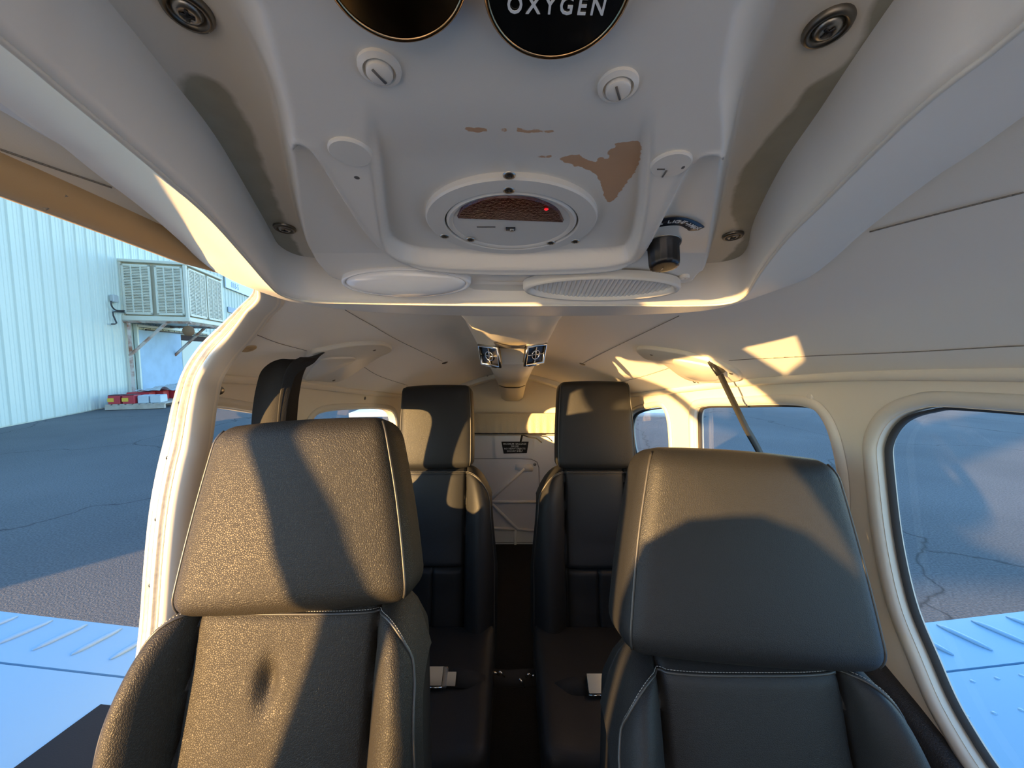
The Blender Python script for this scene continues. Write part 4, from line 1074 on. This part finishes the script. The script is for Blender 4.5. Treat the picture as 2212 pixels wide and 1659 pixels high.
# ================================================================== APRON
def ground_mat():
    m = bpy.data.materials.new('worn asphalt apron'); m.use_nodes = True
    n, L = m.node_tree.nodes, m.node_tree.links; b = n['Principled BSDF']; b.inputs['Roughness'].default_value = .88
    tc = n.new('ShaderNodeTexCoord')
    def nz(sc, det, st=(1,1,1)):
        mp = n.new('ShaderNodeMapping'); mp.inputs['Scale'].default_value = st; L.new(tc.outputs['Object'], mp.inputs[0])
        t = n.new('ShaderNodeTexNoise'); t.inputs['Scale'].default_value = sc; t.inputs['Detail'].default_value = det; L.new(mp.outputs[0], t.inputs['Vector']); return t
    def ramp(t, a, b_, c1, c2):
        r = n.new('ShaderNodeValToRGB'); r.color_ramp.elements[0].position = a; r.color_ramp.elements[1].position = b_
        r.color_ramp.elements[0].color = (*c1,1); r.color_ramp.elements[1].color = (*c2,1); L.new(t.outputs[0], r.inputs[0]); return r
    big = ramp(nz(.35, 6), .35, .7, (.105,.108,.112), (.165,.165,.165))
    fine = ramp(nz(60, 4), .35, .75, (.62,.62,.62), (1.25,1.25,1.25))
    mul = n.new('ShaderNodeMix'); mul.data_type = 'RGBA'; mul.blend_type = 'MULTIPLY'; mul.inputs[0].default_value = 1
    L.new(big.outputs[0], mul.inputs[6]); L.new(fine.outputs[0], mul.inputs[7])
    # cracks
    w = nz(.8, 4); add = n.new('ShaderNodeVectorMath'); add.operation = 'MULTIPLY_ADD'; add.inputs[1].default_value = (1.6,1.6,0)
    L.new(w.outputs['Color'], add.inputs[0]); L.new(tc.outputs['Object'], add.inputs[2])
    vo = n.new('ShaderNodeTexVoronoi'); vo.feature = 'DISTANCE_TO_EDGE'; vo.inputs['Scale'].default_value = .22; L.new(add.outputs[0], vo.inputs['Vector'])
    cr = ramp(vo, .001, .0045, (.32,.32,.32), (1,1,1))
    m2 = n.new('ShaderNodeMix'); m2.data_type = 'RGBA'; m2.blend_type = 'MULTIPLY'; m2.inputs[0].default_value = 1
    L.new(mul.outputs[2], m2.inputs[6]); L.new(cr.outputs[0], m2.inputs[7]); L.new(m2.outputs[2], b.inputs['Base Color'])
    bp = n.new('ShaderNodeBump'); bp.inputs['Strength'].default_value = .6; bp.inputs['Distance'].default_value = .01
    f2 = nz(80, 4); L.new(f2.outputs['Fac'], bp.inputs['Height']); L.new(bp.outputs[0], b.inputs['Normal'])
    return m
N = 24; g = [(-150+300*i/N, -150+300*j/N, 0) for j in range(N+1) for i in range(N+1)]
gf = [(j*(N+1)+i, j*(N+1)+i+1, (j+1)*(N+1)+i+1, (j+1)*(N+1)+i) for j in range(N) for i in range(N)]
ground = tag(obj('ground', (g, gf), ground_mat(), smooth=False, world=True), 'cracked asphalt apron around the aircraft', 'ground', kind='structure')

# ================================================================== HANGAR (runs aft and away on the doorway side)
WU = Vector((-.291,.957,0)).normalized(); WN = Vector((WU.y,-WU.x,0))        # along the wall, and out of it towards the aircraft
WO = Vector((-8.62,-2.40,0))
def HW(s, z, out=0.0): return WO+WU*s+WN*out+Vector((0,0,z))                 # world coordinates
SHEET = mat('pale corrugated sheet steel', (.60,.67,.60), .5, spec=.4, mottle=(.55, .35, (.53,.61,.56)))
hang = tag(obj('wall_hangar', ([tuple(HW(s, z, o)) for s in (0,42) for z in (0,7.2) for o in (-.02,-8)], [(0,1,3,2),(4,6,7,5),(0,4,5,1),(2,3,7,6),(0,2,6,4),(1,5,7,3)]), SHEET, smooth=False, world=True), 'tall pale blue corrugated hangar wall beyond the doorway', 'wall', kind='structure')
# one corrugated sheet, repeated as separate pieces
pw = 1.26; prof = []
for k in range(3):
    s = k*pw/3
    prof += [(s,0),(s+.12,0),(s+.135,.010),(s+.15,.0),(s+.23,.0),(s+.245,.010),(s+.26,0),(s+.345,0),(s+.365,.036),(s+.395,.036)]
prof.append((pw,0))
sh = None
for i in range(33):
    if sh is None:
        pv = [tuple(HW(s, z, o+.002)-ORG[hang.name]) for z in (0.03,7.2) for s, o in prof]; n = len(prof)
        me = bpy.data.meshes.new('sheet'); me.from_pydata(pv, [], [(k,k+1,n+k+1,n+k) for k in range(n-1)]); me.materials.append(SHEET); me.update()
        o = bpy.data.objects.new('sheet', me); sh = o
    else: o = sh.copy(); o.location = WU*(pw*i)
    COL.objects.link(o); o.parent = hang
ORG['sheet'] = ORG[hang.name]
rust = mat('rust stain on sheet', (.50,.42,.26), .8)
def sdir(px, py, out=0.0):
    """distance along the hangar wall (and height) of a point of the wall seen at a pixel"""
    a, r = ray(px, py); d = Vector((a,1,r)); o = Vector((0,0,H)); q = WO+WN*out
    t = (q-o).dot(WN)/d.dot(WN); p = o+d*t; return (p-WO).dot(WU), p.z
# evaporative cooler on its bracket
CREAMM = mat('cream cooler sheet metal', (.66,.66,.56), .5, mottle=(3,.3,(.55,.53,.42)))
LOUV = mat('cooler louvre metal', (.50,.47,.36), .6)
RUST = mat('rusty white steel', (.55,.50,.45), .75, mottle=(5, .95, (.30,.11,.05)))
s0, zt0 = sdir(256,562); s1, zb0 = sdir(265,690)
s0 = (s0+s1)/2; CW = 1.85; CL = 2.9; CZ0, CZ1 = zb0, zt0
cool = thing('evaporative_cooler', HW(s0+CL/2, CZ0, CW/2)-Vector((0,0,H)), 'cream louvred evaporative cooler mounted on the hangar wall', 'cooler')
def hbox(s, z, o, ds, dz, do, b=0): 
    M = Matrix(((WU.x,WN.x,0,0),(WU.y,WN.y,0,0),(0,0,1,0),(0,0,0,1))); c = HW(s, z, o); M.translation = c
    v, f = box(ds, do, dz, (0,0,0), b); return [tuple(M @ Vector(p)) for p in v], f
def w2(vf): return vf
obj('casing', hbox(s0+CL/2, (CZ0+CZ1)/2, CW/2+.02, CL-.10, CZ1-CZ0-.06, CW-.10), LOUV, cool, smooth=False, world=True)
for (a, b_) in ((0,0),(0,CW),(CL,0),(CL,CW)): obj('corner_post', hbox(s0+a, (CZ0+CZ1)/2, b_+.02, .10, CZ1-CZ0, .10, .01), CREAMM, cool, smooth=False, world=True)
obj('roof_cap', hbox(s0+CL/2, CZ1, CW/2+.02, CL+.16, .10, CW+.16, .02), CREAMM, cool, smooth=False, world=True)
obj('base_tray', hbox(s0+CL/2, CZ0+.05, CW/2+.02, CL+.14, .16, CW+.14, .02), CREAMM, cool, smooth=False, world=True)
def panel(face, k):
    pw_ = (CW if face == 0 else CL)/2; w = pw_-.12; c = pw_*(k+.5); zm, hh = (CZ0+CZ1)/2+.03, CZ1-CZ0-.30
    def pb(u, z, d, du, dz, dd):
        return hbox(s0-.03-d, z, c+u+.02, dd, dz, du) if face == 0 else hbox(s0+c+u, z, CW+.05+d, du, dz, dd)
    fr = obj('louvre_panel', join(pb(-w/2+.03,zm,.02,.06,hh,.03), pb(w/2-.03,zm,.02,.06,hh,.03), pb(0,zm+hh/2-.03,.02,w,.06,.03), pb(0,zm-hh/2+.03,.02,w,.06,.03)), CREAMM, cool, smooth=False, world=True)
    for u in (-w/6, w/6): obj('mullion', pb(u,zm,.022,.035,hh-.1,.03), CREAMM, fr, smooth=False, world=True)
    sl_ = [pb(0, zm-hh/2+.08+i*(hh-.16)/29, .008, w-.1, .030, .02) for i in range(30)]
    tag(obj('louvre_slats', join(*sl_), mat('cooler slat metal', (.70,.67,.55), .6), fr, smooth=False, world=True), kind='stuff')
for face in (0, 1):
    for k in (0, 1): panel(face, k)
stand = thing('cooler_stand', HW(s0+.2, 0, .4)-Vector((0,0,H)), 'rusty white steel bracket carrying the cooler', 'bracket')
def hbar(p, q, r=.05):
    return tube([HW(*p), HW(*q)], r, 4)
obj('post', hbar((s0+.05,0,.12), (s0+.05,CZ0,.12), .07), RUST, stand, smooth=False, world=True)
for so_ in (0, CL): obj('beam', hbar((s0+so_,CZ0-.05,0), (s0+so_,CZ0-.05,CW+.1), .06), RUST, stand, smooth=False, world=True)
obj('beam', hbar((s0-.05,CZ0-.06,CW), (s0+CL+.1,CZ0-.06,CW), .06), RUST, stand, smooth=False, world=True)
for so_ in (0.02, CL): obj('brace', hbar((s0+so_,CZ0-1.25,.10), (s0+so_,CZ0-.08,1.22), .055), RUST, stand, smooth=False, world=True)
gong = thing('round_bell', HW(s0+.1, CZ0-.5, CW)-Vector((0,0,H)), 'rusty round gong-like bell hanging below the cooler', 'bell')  # gong-like bell, gives no light
gc = HW(s0+.1, CZ0-.36, CW-.02)
obj('shade', xf(lathe([(.02,-.10),(.17,-.03),(.19,.02),(.18,.05),(0,.06)], 24), frame(gc, -WU)), mat('rusty bell metal', (.22,.12,.06), .7), gong, world=True)
obj('hanger', tube([gc+Vector((0,0,.16)), HW(s0+.1, CZ0-.05, CW-.02)], .02, 6), RUST, gong, world=True)
# doorway leaves under the cooler
dA, zA = sdir(290,712); dB, _ = sdir(383,720); dC = dB+2.6
hd = thing('hangar_door', HW((dA+dC)/2, 0, .08)-Vector((0,0,H)), 'blue and cream hangar door leaves beneath the cooler', 'hangar door')
BLUEP = mat('weathered blue panel', (.36,.52,.68), .75, mottle=(2.2,.5,(.28,.40,.52)))
obj('blue_leaf', hbox((dA+dB)/2, zA/2, .09, dB-dA, zA, .06, .01), BLUEP, hd, smooth=False, world=True)
obj('cream_leaf', hbox((dB+dC)/2, zA/2-.14, .10, dC-dB-.04, zA-.30, .05, .01), mat('cream door leaf', (.62,.66,.58), .6), hd, smooth=False, world=True)
obj('gap', hbox((dB+dC)/2, zA-.17, .08, dC-dB-.04, .24, .03), mat('dark opening', (.03,.012,.008), .9), hd, smooth=False, world=True)
obj('frame', join(hbox(dA-.08, zA/2+.1, .09, .09, zA+.2, .10), hbox((dA+dC)/2, zA+.15, .09, dC-dA+.2, .09, .10)), SHEET, hd, smooth=False, world=True)
obj('header_rail', hbox((dA+dC)/2+.4, zA+.02, .14, dC-dA, .05, .05), mat('dark rail', (.06,.05,.045), .7), hd, smooth=False, world=True)
# junction box with its cables
sj, zj = sdir(239,645); jb = thing('junction_box', HW(sj, zj, .06)-Vector((0,0,H)), 'small grey junction box with looping cables on the hangar wall', 'junction box')
obj('case', hbox(sj, zj, .09, .26, .24, .12, .02), mat('grey box plastic', (.42,.46,.46), .5), jb, smooth=False, world=True)
def wp(x, y, o=.12): s, z = sdir(x, y, o); return HW(s, z, o)
CAB = mat('dark cable', (.05,.05,.05), .6)
obj('cable', tube(catmull([wp(240,650), wp(241,660), wp(247,668), wp(256,671), wp(268,671)], 5), .022, 6), CAB, jb, world=True)
obj('cable', tube([wp(268,674), wp(250,673), wp(244,674), wp(245,682), wp(252,698), wp(248,700), wp(241,700)], .022, 6), CAB, jb, world=True)
# sign further along the wall
ss, zs = sdir(481,592); se = ss+9.0; zs2 = sdir(481,620)[1]
sg = thing('wall_sign', HW(ss+4.5, zs2, .08)-Vector((0,0,H)), 'white sign with blue digits beyond the cooler', 'sign')
obj('board', hbox((ss+se)/2, (zs+zs2)/2, .10, se-ss, zs-zs2, .06, .01), mat('white sign board', (.66,.74,.82), .5), sg, smooth=False, world=True)
tm = text_mesh('818-5', (zs-zs2)*.62, .004, 'LEFT', 1.1)
MT = Matrix(((WU.x,0,WN.x,0),(WU.y,0,WN.y,0),(0,1,0,0),(0,0,0,1))); MT.translation = HW(ss+.7, (zs+zs2)/2-.1, .135)
obj('lettering', ([tuple(MT @ Vector(p)) for p in tm[0]], tm[1]), mat('blue sign lettering', (.22,.36,.55), .6), sg, smooth=False, world=True)
st_, zt_ = sdir(490,668); obj('lower_band', hbox(st_+4, zt_, .06, 8, .30, .03), mat('slate wall band', (.30,.40,.52), .6), sg, smooth=False, world=True)
# pallet by the wall with red batteries, grey boxes and plastic film
WOOD = mat('grey pallet wood', (.50,.46,.40), .85, mottle=(6,.5,(.30,.25,.20)))
gp0 = Vector((0,0,0))
def gpt(x, y): a, r = ray(x, y); t = -H/r; return Vector((a*t, t, 0))
pa = gpt(232,887); sP = (pa-WO).dot(WU); oP = .35
pal = thing('pallet', HW(sP+1.2, 0, oP+.6)-Vector((0,0,H)), 'weathered wooden pallet lying against the hangar wall', 'pallet')
PL, PWD = 2.6, 1.5
for k in range(9): obj('deck_board', hbox(sP+PL/2, .17, oP+.08+k*PWD/8.6, PL, .03, .12), WOOD, pal, smooth=False, world=True)
for k in range(4): obj('stringer', hbox(sP+.06+k*(PL-.12)/3, .085, oP+PWD/2, .10, .14, PWD), WOOD, pal, smooth=False, world=True)
REDB = mat('red battery case', (.50,.045,.06), .4); YEL = mat('yellow label', (.75,.50,.06), .6); GREYB = mat('grey white carton', (.52,.60,.66), .7)
def carton(name, s, o, ds, do, dz, m_, lab, cat, group, label_strip=False):
    t = thing(name, HW(s, .185, o)-Vector((0,0,H)), lab, cat, group)
    obj('case', hbox(s, .187+dz/2, o, ds, dz, do, .012), m_, t, smooth=False, world=True)
    obj('lid', hbox(s, .187+dz+.012, o, ds*.96, .022, do*.96, .006), mat('dark battery lid', (.10,.02,.03), .5) if label_strip else m_, t, smooth=False, world=True)
    if label_strip: obj('label', hbox(s-ds/2-.003, .187+dz*.5, o-.08, .006, dz*.45, .16), YEL, t, smooth=False, world=True)
for k, (s, o) in enumerate(((.22,.22),(.22,.58))): carton('battery', sP+s, oP+o, .36,.30,.26, REDB, ('red battery at the wall end of the pallet','red battery next to the grey cartons on the pallet')[k], 'battery', 'batteries on the pallet', True)
for k, (s, o) in enumerate(((.30,.92),(.30,1.24))): carton('carton', sP+s, oP+o, .40,.28,.22, GREYB, ('pale grey carton beside the red batteries','pale grey carton at the outer edge of the pallet')[k], 'carton', 'cartons on the pallet')
for k in range(4): carton('battery', sP+.85+.42*k, oP+.5+.18*k, .34,.62,.28, REDB, ('low red battery block behind the near batteries','second low red battery block along the pallet','third low red battery block along the pallet','farthest low red battery block on the pallet')[k], 'battery', 'batteries on the pallet', False)
fl = []
for i in range(24):
    row = []
    for j in range(16):
        s = sP+.6+i*.085; o = oP+.45+j*.075; row.append(tuple(HW(s, .52+.16*max(0,math.sin(i*.9+j*.7))*math.exp(-((j-9)/6)**2)+.04*random.random(), o)))
    fl.append(row)
tag(obj('plastic_film', strip(fl), mat('milky plastic film', (.62,.66,.68), .25), world=True), 'crumpled white plastic film on the pallet', 'plastic film')
